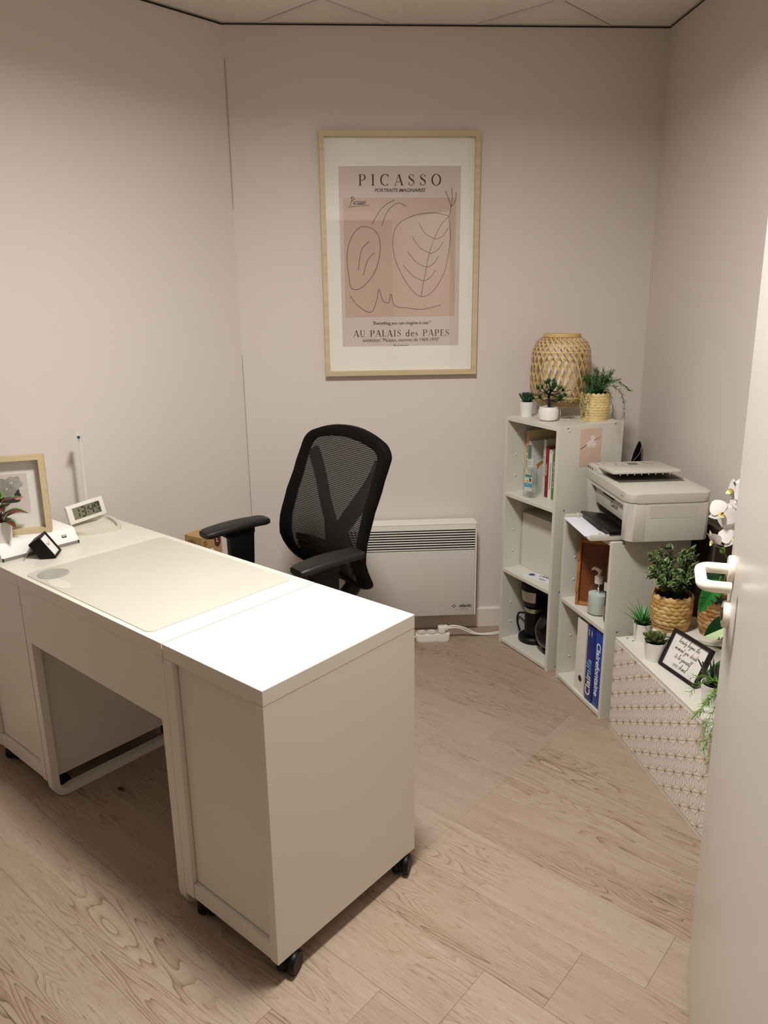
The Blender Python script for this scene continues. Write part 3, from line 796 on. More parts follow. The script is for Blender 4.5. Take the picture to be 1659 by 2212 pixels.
def serif_text(name, s, cap, width, mat, parent, M):
    """one object per letter"""
    tot = sum(SERIF[c][0] for c in s); adv = width/cap
    extra = (adv-tot+0.1)/(len(s)-1); x = -adv/2-0.06
    for c in s:
        w, st, sf = SERIF[c]; b = MB()
        for pts, mode in st:
            if mode == 'u':
                P = catmull([(a, d, 0) for a, d in pts], 6); W = [0.15-0.10*min(1, i/(0.62*len(P))) for i in range(len(P))]; b.ribbon(P, W)
            else: pen(b, pts, 0.150, 0.048, mode, 5, smooth=len(pts) < 16)
        for sx, sy, hw in sf: b.ribbon([(sx-hw, sy+(0.02 if sy < 0.5 else -0.02)), (sx+hw, sy+(0.02 if sy < 0.5 else -0.02))], 0.045)
        if c != ' ': b.build('letter', mat, parent, M=M @ T(x*cap, 0, 0) @ Matrix.Scale(cap, 4))
        x += w+extra

# joined handwriting strokes on an x-height grid
HAND = {
 'a': (0.85, [[(0.62, 0.85), (0.35, 1.0), (0.1, 0.6), (0.15, 0.1), (0.4, 0.1), (0.62, 0.85), (0.62, 0.15), (0.85, 0.1)]]),
 'b': (0.75, [[(0.0, 0.1), (0.25, 1.2), (0.35, 2.2), (0.2, 2.2), (0.12, 0.9), (0.15, 0.05), (0.45, 0.1), (0.5, 0.7), (0.3, 0.8), (0.45, 0.6), (0.75, 0.65)]]),
 'c': (0.65, [[(0.55, 0.8), (0.4, 1.0), (0.12, 0.6), (0.2, 0.05), (0.65, 0.15)]]),
 'd': (0.85, [[(0.55, 0.8), (0.35, 0.95), (0.1, 0.5), (0.2, 0.05), (0.5, 0.4), (0.68, 1.4), (0.72, 2.2), (0.6, 1.0), (0.6, 0.15), (0.85, 0.1)]]),
 'e': (0.6, [[(0.0, 0.15), (0.35, 0.55), (0.4, 0.95), (0.2, 0.95), (0.1, 0.5), (0.2, 0.05), (0.6, 0.15)]]),
 'f': (0.6, [[(0.0, 0.1), (0.35, 1.0), (0.55, 2.1), (0.4, 2.2), (0.3, 1.2), (0.2, -0.6), (0.3, -0.5), (0.35, 0.2), (0.6, 0.35)]]),
 'g': (0.8, [[(0.6, 0.85), (0.35, 1.0), (0.1, 0.6), (0.2, 0.15), (0.6, 0.9), (0.5, -0.4), (0.25, -1.0), (0.1, -0.7), (0.5, -0.1), (0.8, 0.2)]]),
 'h': (0.85, [[(0.0, 0.1), (0.3, 1.3), (0.4, 2.2), (0.25, 2.1), (0.15, 0.8), (0.12, 0.0), (0.25, 0.7), (0.45, 0.9), (0.55, 0.2), (0.85, 0.15)]]),
 'i': (0.4, [[(0.0, 0.2), (0.18, 0.9), (0.18, 0.1), (0.4, 0.15)], [(0.24, 1.45), (0.28, 1.6)]]),
 'l': (0.5, [[(0.0, 0.1), (0.3, 1.3), (0.35, 2.2), (0.2, 2.0), (0.15, 0.4), (0.25, 0.0), (0.5, 0.2)]]),
 'm': (1.15, [[(0.0, 0.1), (0.15, 0.95), (0.15, 0.05), (0.35, 0.85), (0.48, 0.8), (0.5, 0.05), (0.7, 0.85), (0.83, 0.8), (0.88, 0.1), (1.15, 0.15)]]),
 'n': (0.8, [[(0.0, 0.1), (0.15, 0.95), (0.15, 0.05), (0.4, 0.85), (0.52, 0.75), (0.55, 0.1), (0.8, 0.15)]]),
 'o': (0.7, [[(0.35, 0.95), (0.12, 0.7), (0.15, 0.1), (0.42, 0.1), (0.5, 0.6), (0.35, 0.95), (0.5, 0.8), (0.7, 0.8)]]),
 'r': (0.6, [[(0.0, 0.1), (0.2, 1.0), (0.22, 0.85), (0.42, 0.85), (0.4, 0.15), (0.6, 0.15)]]),
 's': (0.6, [[(0.0, 0.15), (0.3, 1.0), (0.42, 0.4), (0.25, 0.0), (0.1, 0.15), (0.6, 0.15)]]),
 't': (0.55, [[(0.0, 0.1), (0.25, 1.0), (0.32, 1.8), (0.22, 0.6), (0.25, 0.05), (0.55, 0.15)], [(0.0, 1.3), (0.6, 1.4)]]),
 'u': (0.85, [[(0.0, 0.2), (0.15, 0.9), (0.12, 0.2), (0.3, 0.05), (0.55, 0.9), (0.55, 0.15), (0.85, 0.15)]]),
 'y': (0.8, [[(0.0, 0.3), (0.15, 0.9), (0.2, 0.2), (0.4, 0.2), (0.6, 0.9), (0.5, -0.4), (0.25, -1.0), (0.12, -0.7), (0.5, -0.1), (0.8, 0.25)]]),
 'P': (1.0, [[(0.25, -0.4), (0.35, 2.0)], [(0.0, 1.8), (0.4, 2.2), (0.95, 1.9), (0.8, 1.2), (0.3, 1.0)]]),
 '-': (0.7, [[(0.15, 0.5), (0.5, 0.55)]]), ' ': (0.6, [])}
def hand_text(name, lines, xh, lead, wid, mat, parent, M, slant=0.35, center=True):
    b = MB()
    for li, s in enumerate(lines):
        tot = sum(HAND[c][0] for c in s); x = -tot/2 if center else 0; y = -li*lead/xh
        for c in s:
            w, st = HAND[c]
            for pts in st:
                P = catmull([(x+px+slant*py, y+py, 0) for px, py in pts], 4) if len(pts) > 2 else [Vector((x+px+slant*py, y+py, 0)) for px, py in pts]
                b.ribbon(P, wid/xh)
            x += w
    return b.build(name, mat, parent, M=M @ Matrix.Scale(xh, 4))

def rails(t, x0, x1, z0, z1, w, y0, y1, mat, name='frame_rail'):
    """four mitred frame rails around x0..x1, z0..z1 in the local xz plane, between y0 and y1"""
    Mx = Matrix(((1, 0, 0, 0), (0, 0, 1, 0), (0, 1, 0, 0), (0, 0, 0, 1)))
    for P in ([(x0, z0), (x1, z0), (x1-w, z0+w), (x0+w, z0+w)], [(x0, z1), (x0+w, z1-w), (x1-w, z1-w), (x1, z1)],
              [(x0, z0), (x0+w, z0+w), (x0+w, z1-w), (x0, z1)], [(x1, z0), (x1, z1), (x1-w, z1-w), (x1-w, z0+w)]):
        MB().prism(P, y0, y1, M=Mx).build(name, mat, t)

# ------------------------------------------------------------------ poster on the back wall
def wall_pt(x, z, off=0.0): p = C0+dB*x-nB*off; return Vector((p.x, p.y, z))
def poster():
    cx = 0.6755
    p = wall_pt(cx, 1.19)
    t = thing('framed_poster', p, WB, 'large framed exhibition poster on the back wall above the heater', 'poster')
    # local: x along wall, y = -out of wall is negative y (into room), z up
    H, Wd = 0.955, 0.645
    rails(t, -Wd/2, Wd/2, 0, H, 0.020, -0.032, -0.002, M_pine)
    MB().box(-Wd/2+0.01, Wd/2-0.01, -0.008, -0.003, 0.01, H-0.01).build('backing_board', M_paper, t)
    F = axes((1, 0, 0), (0, 0, 1), (0, -0.0085, 0))        # plane facing the room
    x0, x1, z0, z1 = 0.4275-cx, 0.9225-cx, 1.311-1.19, 2.018-1.19
    pr = MB().poly([(x0-0.01, z0-0.01), (x1+0.01, z0-0.01), (x1+0.01, z1+0.01), (x0-0.01, z1+0.01)]).build('print_sheet', pm('print_taupe', '#cdbdb3', 0.6, var=0.02, vscale=4), t, M=F)
    MB().poly([(0.443-cx, 1.432-1.19), (0.905-cx, 1.432-1.19), (0.905-cx, 1.901-1.19), (0.443-cx, 1.901-1.19)]).build('pink_panel', pm('print_pink', '#c2a795', 0.6, var=0.02, vscale=4), pr, M=T(0, 0, 0.0002))
    mt = MB(); o = 0.012
    for P in ([(-Wd/2+o, o), (Wd/2-o, o), (x1, z0), (x0, z0)], [(x0, z1), (x1, z1), (Wd/2-o, H-o), (-Wd/2+o, H-o)], [(-Wd/2+o, o), (x0, z0), (x0, z1), (-Wd/2+o, H-o)], [(Wd/2-o, o), (Wd/2-o, H-o), (x1, z1), (x1, z0)]):
        mt.prism(P, 0.0008, 0.0022)
    mt.build('passe_partout', pm('mount_board', '#eae6dd', 0.8, var=0.01), t, M=F)
    # lettering
    ink = pm('print_brown', '#33231c', 0.7, var=0.05)
    def at(x, z): return T(x-cx, z-1.19, 0.0004)
    serif_text('lettering', 'PICASSO', 0.042, 0.332, ink, pr, at(0.676, 1.9465))
    text('lettering', 'PORTRAITS IMAGINAIRES', 0.0186, ink, pr, at(0.674, 1.9225), shear=0.25, space=0.97, bold=0.0003)
    serif_text('lettering', 'AU PALAIS des PAPES', 0.0270, 0.405, ink, pr, at(0.679, 1.351))
    text('lettering', 'exhibition "Picasso, oeuvres de 1969-1970"', 0.0205, ink, pr, at(0.678, 1.3300), space=0.93)
    text('lettering', 'Avignon', 0.0205, ink, pr, at(0.676, 1.3060))
    text('lettering', '"Everything you can imagine is real."', 0.0182, ink, pr, at(0.677, 1.4005), shear=0.35, bold=0.0002, space=0.95)
    hand_text('lettering', ['Picasso'], 0.0135, 0.02, 0.0024, ink, pr, at(0.503, 1.875), slant=0.2)
    MB().ribbon([(0.463, 1.866), (0.55, 1.873)], 0.002).build('lettering', ink, pr, M=T(-cx, -1.19, 0.0004))
    # stand-in drawing: loose leaf and pebble outlines in thin line
    ln = pm('print_line', '#43281f', 0.7, var=0.05); b = MB(); w = 0.0021
    def cur(pts, closed=False, ww=w):
        P = catmull([(x-cx, z-1.19, 0) for x, z in pts], 8, closed)
        if closed: P.append(P[0])
        b.ribbon(P, ww)
    cur([(0.875, 1.830), (0.882, 1.74), (0.862, 1.62), (0.812, 1.535), (0.755, 1.515), (0.700, 1.57), (0.655, 1.66), (0.645, 1.74), (0.668, 1.80), (0.74, 1.835), (0.82, 1.842), (0.875, 1.830)])
    cur([(0.762, 1.515), (0.778, 1.60), (0.80, 1.70), (0.84, 1.79), (0.875, 1.83), (0.885, 1.87)])
    for k in range(4):
        z = 1.575+0.055*k; xm = 0.772+0.011*k+0.0022*k*k
        cur([(xm, z), (xm-0.045, z+0.022), (xm-0.085+0.004*k, z+0.065)]); cur([(xm, z), (xm+0.028, z+0.014), (xm+0.050, z+0.045)])
    cur([(0.46, 1.60), (0.455, 1.68), (0.475, 1.75), (0.515, 1.79), (0.565, 1.78), (0.59, 1.74), (0.588, 1.67), (0.56, 1.60), (0.51, 1.55), (0.47, 1.55)], True)
    cur([(0.50, 1.62), (0.515, 1.70), (0.55, 1.735)]); cur([(0.52, 1.60), (0.54, 1.66), (0.568, 1.69)])
    cur([(0.462, 1.52), (0.50, 1.475), (0.55, 1.452), (0.575, 1.50), (0.585, 1.545), (0.60, 1.50), (0.625, 1.49), (0.635, 1.525), (0.65, 1.478), (0.70, 1.468), (0.77, 1.462), (0.845, 1.478)])
    cur([(0.60, 1.795), (0.625, 1.85), (0.665, 1.880), (0.700, 1.868)]); cur([(0.56, 1.80), (0.60, 1.86), (0.652, 1.893)])
    cur([(0.885, 1.865), (0.872, 1.90), (0.862, 1.925)]); cur([(0.885, 1.87), (0.889, 1.905), (0.886, 1.935)]); cur([(0.885, 1.865), (0.902, 1.89), (0.904, 1.92)])
    b.build('line_drawing', ln, pr, M=T(0, 0, 0.0005))
    MB().box(-Wd/2+0.012, Wd/2-0.012, -0.0165, -0.015, 0.012, H-0.012).build('glass_pane', glass_mat('frame_glass', refl=0.9), t)
poster()

# ------------------------------------------------------------------ convector heater
def heater():
    x0, x1, z0, z1 = 0.415, 1.006, 0.100, 0.540
    t = thing('convector_heater', wall_pt((x0+x1)/2, z0), WB, 'white electric convector heater on the wall beneath the poster', 'heater')
    h = (x1-x0)/2; H = z1-z0
    Mx = Matrix(((1, 0, 0, 0), (0, 0, 1, 0), (0, 1, 0, 0), (0, 0, 0, 1)))
    cw = M_wplas
    MB().box(-h+0.008, h-0.008, -0.070, -0.016, 0.006, H-0.006, 0.003).build('casing', cw, t, smooth=True)
    for s in (-0.2, 0.2): MB().box(s-0.02, s+0.02, -0.0165, -0.001, 0.08, H-0.08).build('wall_bracket', M_chrome, t)
    MB().box(-h+0.004, h-0.004, -0.0775, -0.069, H-0.125, H-0.008).build('grille_back', M_dark, t)
    # shell: top band, side strips, front panel
    MB().box(-h, h, -0.100, -0.017, H-0.004, H, 0.0015).build('top_plate', cw, t)
    MB().prism(rrect(-h, h, -0.100, -0.02, 0.008), H-0.028, H-0.0045, 0.0, M=None).build('top_band', cw, t, smooth=True)
    for s in (-1, 1): MB().box(min(s*h, s*(h-0.006)), max(s*h, s*(h-0.006)), -0.100, -0.022, 0.0, H-0.029, 0.001).build('side_strip', cw, t)
    MB().box(-h+0.0065, h-0.0065, -0.1005, -0.0905, 0.0, H-0.1265, 0.003).build('front_panel', pm('heater_front', '#ccc6bc', 0.3, var=0.006), t, smooth=True)
    for k in range(8):
        z = H-0.1215+0.0117*k
        MB().box(-h+0.0065, h-0.0065, -0.100, -0.0945, z, z+0.0048, 0.0010).build('louvre_slat', cw, t, smooth=True)
    F = axes((1, 0, 0), (0, 0, 1), (0, -0.1005, 0))
    text('lettering', 'atlantic', 0.0145, M_ink, t, F @ T(h-0.090, 0.036, 0), align='LEFT', bold=0.0006, space=0.95) if False else text('lettering', 'atlantic', 0.021, M_ink, t, F @ T(h-0.046, 0.040, 0), bold=0.0005, space=0.95)
    sq = MB(); sq.ribbon([(h-0.072+0.0035*k, 0.029+0.0028*((k*7) % 3-1)) for k in range(12)], 0.0014); sq.build('small_print', pm('ink_grey', '#6b635c', 0.6), t, M=F @ T(0, 0, 0.0004))
    lg = MB(); c = h-0.100
    for dx, dz in ((0, 0.006), (0, -0.006), (-0.007, 0), (0.007, 0)):
        lg.poly([(c+dx-0.004, 0.046+dz), (c+dx, 0.046+dz-0.003), (c+dx+0.004, 0.046+dz), (c+dx, 0.046+dz+0.003)])
    lg.build('logo', M_ink, t, M=F @ T(0, 0, 0.0004))
heater()

# ------------------------------------------------------------------ power strip and its cord
def power_strip():
    t = thing('power_strip', (0.215, 3.205, 0), 3, 'white three-socket power strip on the floor below the heater', 'power strip')
    b = MB()
    b.prism(rrect(-0.078, 0.078, -0.021, 0.021, 0.012, 5), 0, 0.036, 0.006, 3); b.build('body', M_wplas, t, smooth=True)
    for x in (-0.05, -0.004, 0.042):
        MB().lathe([(0.0195, 0.034), (0.0215, 0.040), (0.0225, 0.042), (0.0205, 0.0425), (0.0185, 0.040), (0.0175, 0.0375), (0, 0.0375)], 24, M=T(x, 0.002, 0), cap1=False).build('socket', pm('socket_grey', '#cbc4b8', 0.5), t, smooth=True)
    pl = MB(); pl.prism(rrect(-0.017, 0.017, -0.017, 0.017, 0.008), 0.041, 0.066, 0.004, 2, M=T(0.042, 0.002, 0)); pl.box(0.050, 0.070, -0.009, 0.013, 0.048, 0.070, 0.004)
    pl.build('plug', M_wplas, t, smooth=True)
    MB().tube(catmull([(-0.078, 0, 0.02), (-0.10, 0, 0.018), (-0.17, 0.01, 0.006), (-0.32, 0.04, 0.005)], 6), 0.0045, 8).build('supply_cord', M_wplas, t, smooth=True)
    MB().tube(catmull([(0.068, 0.002, 0.062), (0.10, 0.004, 0.066), (0.15, 0.015, 0.048), (0.21, 0.03, 0.012), (0.28, 0.045, 0.0045), (0.38, 0.075, 0.0045), (0.50, 0.10, 0.0045)], 6), 0.0040, 8).build('plug_cord', M_wplas, t, smooth=True)
    MB().tube(catmull([(0.066, -0.004, 0.058), (0.12, 0.0, 0.056), (0.19, 0.018, 0.018), (0.27, 0.030, 0.0045), (0.36, 0.055, 0.0045), (0.47, 0.085, 0.0045)], 6), 0.0035, 8).build('second_cord', M_wplas, t, smooth=True)
power_strip()

# ------------------------------------------------------------------ cardboard box behind the desk
def carton():
    t = on_desk('cardboard_box', -1.338, 0.842, 6, 'brown printed cardboard box by the left wall behind the desk', 'box', z=0)
    kraft = pm('kraft_board', '#b38f5f', 0.7, var=0.05, vscale=8); hh = 0.62
    MB().box(-0.048, 0.048, -0.052, 0.052, 0, hh, 0.001).build('carton_body', kraft, t)
    F = axes((0, 1, 0), (0, 0, 1), (0.048, 0, 0)); br = pm('print_dark_brown', '#55281c', 0.7); tan = pm('print_tan', '#8f6a3f', 0.7)
    b = MB(); b.poly([(0.008, 0.62), (0.046, 0.62), (0.046, 0.578), (0.030, 0.562), (0.016, 0.575)]); b.build('print_shape', br, t, M=F @ T(0, -0.001, 0.0003))
    MB().disc(-0.005, 0.545, 0.018, 0.022).build('print_shape', M_paper, t, M=F @ T(0, 0, 0.0003))
    MB().ribbon([(0.022, 0.604), (0.028, 0.594), (0.022, 0.590), (0.034, 0.584)], 0.003).build('print_shape', M_paper, t, M=F @ T(0, 0, 0.0006))
    MB().poly([(-0.046, 0.60), (-0.03, 0.605), (-0.024, 0.585), (-0.04, 0.572)]).build('print_shape', tan, t, M=F @ T(0, 0, 0.0003))
    G = axes((1, 0, 0), (0, 0, 1), (0, -0.052, 0))
    MB().poly([(-0.03, 0.60), (0.0, 0.607), (0.02, 0.59), (0.005, 0.572), (-0.02, 0.575)]).build('print_shape', tan, t, M=G @ T(0, 0, 0.0003))
carton()

# ------------------------------------------------------------------ things on the left end of the desk
def white_dock():
    t = on_desk('desk_riser', -1.38, 0.022, 0, 'low white riser with silver front strip and small port, left end of desk', 'riser')
    L_ = 0.248
    Mx = Matrix(((1, 0, 0, 0), (0, 0, 1, 0), (0, 1, 0, 0), (0, 0, 0, 1)))
    MB().prism([(0, 0.0), (0.165, 0.0), (0.165, 0.004), (0.164, 0.011), (0.140, 0.049), (0.137, 0.050), (0, 0.050)], 0, L_, M=Mx).build('body', pm('riser_white', '#f0ece6', 0.35, var=0.005), t, smooth=True, angle=25)
    MB().box(0.1595, 0.1672, 0.004, L_-0.004, 0.0015, 0.0105, 0.001).build('silver_strip', pm('strip_silver', '#8d8984', 0.4, metal=0.35), t)
    for y in (0.0, L_-0.004): MB().box(0.1592, 0.1676, y, y+0.004, 0.001, 0.011, 0.0005).build('end_cap', M_dark, t)
    n = Vector((0.0385, 0, 0.0240)).normalized()
    F = axes((0, 1, 0), (-0.024, 0, 0.038), (0.152, L_-0.042, 0.0300))
    MB().box(-0.0075, 0.0075, -0.0045, 0.0045, 0.0002, 0.0012, 0.0003).build('port', M_dark, t, M=F)
    MB().box(-0.0055, 0.0055, -0.0005, 0.0025, 0.0012, 0.0015).build('port_tongue', M_paper, t, M=F)
    MB().lathe([(0.0055, 0.0002), (0.0055, 0.0012), (0.0045, 0.0014), (0, 0.0014)], 20, M=F @ T(-0.042, -0.005, 0), cap1=False).build('touch_button', M_wplas, t, smooth=True)
white_dock()

def wood_picture():
    az = 58.4
    t = on_desk('picture_frame', -1.250, 0.203, az, 'square pale wood picture frame with flower portrait standing on the white riser', 'picture frame', z=0.80)
    # origin at bottom right corner, local -x to the left, local -y towards the viewer
    t.rotation_euler = (radians(-4), 0, radians(TH+az))
    S = 0.250
    rails(t, -S, 0, 0, S, 0.016, -0.012, 0.026, M_pine)
    MB().box(-S+0.006, -0.006, 0.020, 0.0245, 0.006, S-0.006).build('backing_board', M_paper, t)
    F = axes((1, 0, 0), (0, 0, 1), (-S/2, 0.0195, S/2))
    MB().poly([(-0.118, -0.118), (0.118, -0.118), (0.118, 0.118), (-0.118, 0.118)]).build('mount', pm('mount_board', '#eae6dd', 0.8), t, M=F)
    pr = MB().poly([(-0.068, -0.062), (0.068, -0.062), (0.068, 0.066), (-0.068, 0.066)]).build('print_sheet', pm('print_greige', '#d5c8c0', 0.7, var=0.02), t, M=F @ T(0, 0, 0.0004))
    dk = pm('print_black_hair', '#33302c', 0.7, var=0.15); g1 = pm('print_grey_a', '#a09a90', 0.7, alpha=0.85, var=0.2, vscale=60); g2 = pm('print_grey_b', '#bab4aa', 0.7, alpha=0.7, var=0.2, vscale=60)
    b = MB(); b.poly([(0.030, 0.020), (0.040, 0.024), (0.042, 0.004), (0.046, -0.004), (0.040, -0.010), (0.041, -0.022), (0.030, -0.026), (0.0, -0.026), (-0.03, -0.02), (-0.03, 0.01)]); b.build('print_shape', dk, pr, M=T(0, 0, 0.0003))
    rnd = random.Random(3)
    for cx, cy, r, m in ((0.016, 0.030, 0.026, g1), (0.030, 0.036, 0.022, g2), (-0.004, 0.022, 0.028, g1), (-0.03, 0.030, 0.026, g2), (0.010, 0.012, 0.022, g1), (-0.02, 0.012, 0.02, g1)):
        MB().poly([(cx+r*(1+0.13*sin(5*a+cx*90))*cos(a), cy+r*(1+0.13*sin(5*a+cx*90))*sin(a)) for a in [2*pi*k/40 for k in range(40)]]).build('print_shape', m, pr, M=T(0, 0, 0.0005+0.0001*rnd.random()))
    for cx, cy in ((0.022, 0.038), (0.006, 0.020)): MB().disc(cx, cy, 0.0022).build('print_shape', M_paper, pr, M=T(0, 0, 0.0008))
    MB().disc(0.036, -0.012, 0.010, 0.006).build('print_shape', pm('print_rose', '#c98f80', 0.7), pr, M=T(0, 0, 0.0008))
    MB().box(-S+0.014, -0.014, 0.006, 0.0075, 0.014, S-0.014).build('glass_pane', glass_mat('frame_glass'), t)
wood_picture()

def black_clock():
    t = on_desk('desk_clock', -1.165, 0.150, -40, 'small black square desk clock tilted back on a wire stand', 'clock')
    # local x = width axis (towards the viewer), local y = facing direction
    tilt = T(0, 0.022, 0.004) @ RX(33)
    g = bpy.data.objects.new('x', None); bpy.data.objects.remove(g)
    w, h, d = 0.037, 0.078, 0.040
    def part(nm, b, mat, sm=False): return b.build(nm, mat, t, smooth=sm, M=tilt)
    part('case', MB().box(-w, w, -d, -0.004, 0, h, 0.002), M_black)
    for P in ((-w, w, 0, 0.006), (-w, w, h-0.006, h)): part('bezel_bar', MB().box(P[0], P[1], -0.004, 0.001, P[2], P[3]), M_black)
    for P in ((-w, -w+0.006), (w-0.006, w)): part('bezel_bar', MB().box(P[0], P[1], -0.004, 0.001, 0.006, h-0.006), M_black)
    part('dial', MB().box(-w+0.006, w-0.006, -0.0045, -0.0035, 0.006, h-0.006), M_paper)
    hd = MB(); hd.ribbon([(0, 0), (-0.012, 0.010)], 0.0022); hd.ribbon([(0, 0), (0.016, 0.012)], 0.0016)
    hd.build('clock_hands', M_ink, t, M=tilt @ axes((-1, 0, 0), (0, 0, 1), (0, -0.0030, h/2)))
    part('foot_block', MB().box(-w+0.012, w-0.012, -d-0.006, -d+0.001, 0.004, 0.06, 0.001), M_black)
    MB().tube([(w-0.006, -0.045, 0.040), (w+0.002, -0.072, 0.0015)], 0.0012, 8).build('wire_stand', M_steel, t, smooth=True)
    MB().tube([(-w+0.006, -0.045, 0.040), (-w-0.002, -0.072, 0.0015)], 0.0012, 8).build('wire_stand', M_steel, t, smooth=True)
black_clock()

SEG = {'0': 'abcdef', '1': 'bc', '2': 'abged', '3': 'abgcd', '4': 'fgbc', '7': 'abcf'}
def seven_seg(s, h, th, x=0.0, slant=0.08):
    b = MB(); w = h*0.5
    for ch in s:
        if ch == ':':
            for z in (0.3, 0.7): b.disc(x+w*0.15+slant*z*h, z*h, th*0.55, n=10)
            x += w*0.45; continue
        if ch == ' ': x += w*0.8; continue
        for sg in SEG[ch]:
            (xa, za), (xb, zb) = {'a': ((0, 1), (1, 1)), 'b': ((1, 1), (1, .5)), 'c': ((1, .5), (1, 0)), 'd': ((0, 0), (1, 0)), 'e': ((0, .5), (0, 0)), 'f': ((0, 1), (0, .5)), 'g': ((0, .5), (1, .5))}[sg]
            g = 0.12
            xa2, za2 = xa+(xb-xa)*g, za+(zb-za)*g*1.0; xb2, zb2 = xb-(xb-xa)*g, zb-(zb-za)*g*1.0
            b.ribbon([(x+xa2*w+slant*za2*h, za2*h), (x+xb2*w+slant*zb2*h, zb2*h)], th)
        x += w*1.55
    return b
def digital_clock():
    t = on_desk('digital_clock', -1.392, 0.335, 94.5, 'white digital clock with grey display reading 13:47 at the foot of the lamp', 'clock', z=0.757)
    # local x = width, facing local -y ; leans back and is rolled a little
    t.rotation_euler = (radians(-12), radians(-4), radians(TH+94.5))
    MB().prism(rrect(0, 0.145, 0, 0.066, 0.004, 3), -0.006, 0.008, 0.002, 2, M=Matrix(((1, 0, 0, 0), (0, 0, 1, 0), (0, 1, 0, 0.004), (0, 0, 0, 1)))).build('case', M_wplas, t, smooth=True)
    F = axes((1, 0, 0), (0, 0, 1), (0, -0.0061, 0.004))
    sc = MB().poly([(0.020, 0.012), (0.128, 0.012), (0.128, 0.054), (0.020, 0.054)]).build('display', pm('lcd_grey', '#7d7a66', 0.25, var=0.02), t, M=F @ T(0, 0, 0.0002))
    lk = pm('lcd_dark', '#25241d', 0.5)
    seven_seg('13:47', 0.031, 0.0042, 0.026).build('digits', lk, sc, M=T(0, 0.0175, 0.0002))
    seven_seg('0:00', 0.0125, 0.0016, 0.0975).build('digits', lk, sc, M=T(0, 0.036, 0.0002))
    seven_seg('20', 0.0145, 0.0018, 0.108).build('digits', lk, sc, M=T(0, 0.0150, 0.0002))
    text('digits', 'i', 0.012, lk, sc, T(0.099, 0.0165, 0), align='LEFT')
    MB().ribbon([(0.095, 0.033), (0.127, 0.033)], 0.0006).build('digits', lk, sc, M=T(0, 0, 0.0002))
digital_clock()

def desk_lamp():
    M_wplas = pm('lamp_ivory', '#d2cdbc', 0.45, var=0.01)
    p = A+D1*(-1.431)+D2*0.424
    t = thing('desk_lamp', (p.x, p.y, 0.75), TH, 'slim white desk lamp with looped base behind the digital clock', 'lamp')
    def lp(a, b, z): return (a+1.431, b-0.424, z)
    loopc = catmull([lp(-1.415, 0.35, 0.006), lp(-1.297, 0.313, 0.006), lp(-1.248, 0.395, 0.006), lp(-1.262, 0.445, 0.006), lp(-1.382, 0.482, 0.006), lp(-1.420, 0.45, 0.006)], 8, True)
    MB().bar(loopc, 0.012, 0.012, closed=True).build('base_loop', M_wplas, t, smooth=True)
    MB().tube([(0.004, 0, 0.004), (0.004, 0.0, 0.014)], 0.009, 16).build('rod_foot', M_wplas, t, smooth=True)
    MB().bar([(0, 0, 0.012), (-0.004, 0.004, 0.29), (-0.004, 0.004, 0.317)], 0.011, 0.008, upv=D1.cross(Vector((0,0,1))) if False else (0.4, 0.9, 0)).build('rod', M_wplas, t)
    MB().bar([(-0.004, 0.004, 0.317), (0.030, -0.016, 0.310)], 0.011, 0.009).build('head_arm', M_wplas, t)
    MB().lathe([(0.0052, 0), (0.0052, 0.004), (0.004, 0.0055), (0, 0.0055)], 16, M=T(0.030, -0.016, 0.310) @ Matrix.Rotation(radians(90), 4, Vector((0.5, 0.86, 0))), cap1=False).build('blue_tip', pm('blue_plastic', '#2d4a86', 0.35), t, smooth=True)
desk_lamp()
# ------------------------------------------------------------------ shelving units along the right
class Fr:
    def __init__(s, x, y, deg):
        s.o = Vector((x, y, 0)); s.deg = deg; t = radians(deg)
        s.F = Vector((cos(t), sin(t), 0)); s.B = Vector((-sin(t), cos(t), 0))
    def p(s, u, v, z=0.0): q = s.o+s.F*u+s.B*v; return Vector((q.x, q.y, z))
S1 = Fr(0.515, 3.191, -62.87); S2 = Fr(0.698, 2.847, -75.14); BN = Fr(0.808, 2.458, -81.33)
def put(fr, name, u, v, z, deg, label, cat, group=None): return thing(name, fr.p(u, v, z), fr.deg+deg, label, cat, group)

CAP = MB().lathe([(0.0048, 0), (0.0046, 0.0012), (0.003, 0.0026), (0, 0.003)], 12, cap1=False).mesh('screw_cap', M_white2, True)
SCREW = MB().lathe([(0.0038, 0), (0.0036, 0.0006), (0.0018, 0.0006), (0.0016, -0.0002), (0, -0.0002)], 12, cap1=False).mesh('screw', M_chrome, True)
def shelf_unit(fr, w, d, h, tops, label):
    t = thing('shelf_unit', fr.o, fr.deg, label, 'shelf unit', 'white shelf units along the right wall')
    e = 0.015
    for x in (0, w-e): MB().box(x, x+e, 0, d, 0, h, 0.0008).build('side_panel', M_white2, t)
    for z in tops: MB().box(e, w-e, 0.001 if z < h-0.001 else 0, d-0.004, z-e, z, 0.0008).build('shelf_board', M_white2, t)
    MB().box(e, w-e, d-0.004, d-0.001, 0.006, h-0.002).build('back_panel', M_white2, t)
    MB().box(e, w-e, 0.03, 0.042, 0, tops[0]-e).build('plinth', M_white2, t)
    for a, b in zip(tops, tops[1:]):
        for k in range(1, 4): obj('screw_cap', CAP, t, T(e, 0.05, a+(b-a)*k/3.6-0.02) @ RY(90))
    for z in tops: obj('screw', SCREW, t, T(w, 0.045, z-e/2) @ RY(90)); obj('screw', SCREW, t, T(w, d-0.045, z-e/2) @ RY(90))
    obj('screw_cap', CAP, t, T(w, 0.05, h-0.016) @ RY(90))
    return t
shelf_unit(S1, 0.342, 0.330, 1.026, [0.020, 0.3555, 0.7005, 1.026], 'tall white three-tier shelf unit in the corner carrying the bamboo lantern')
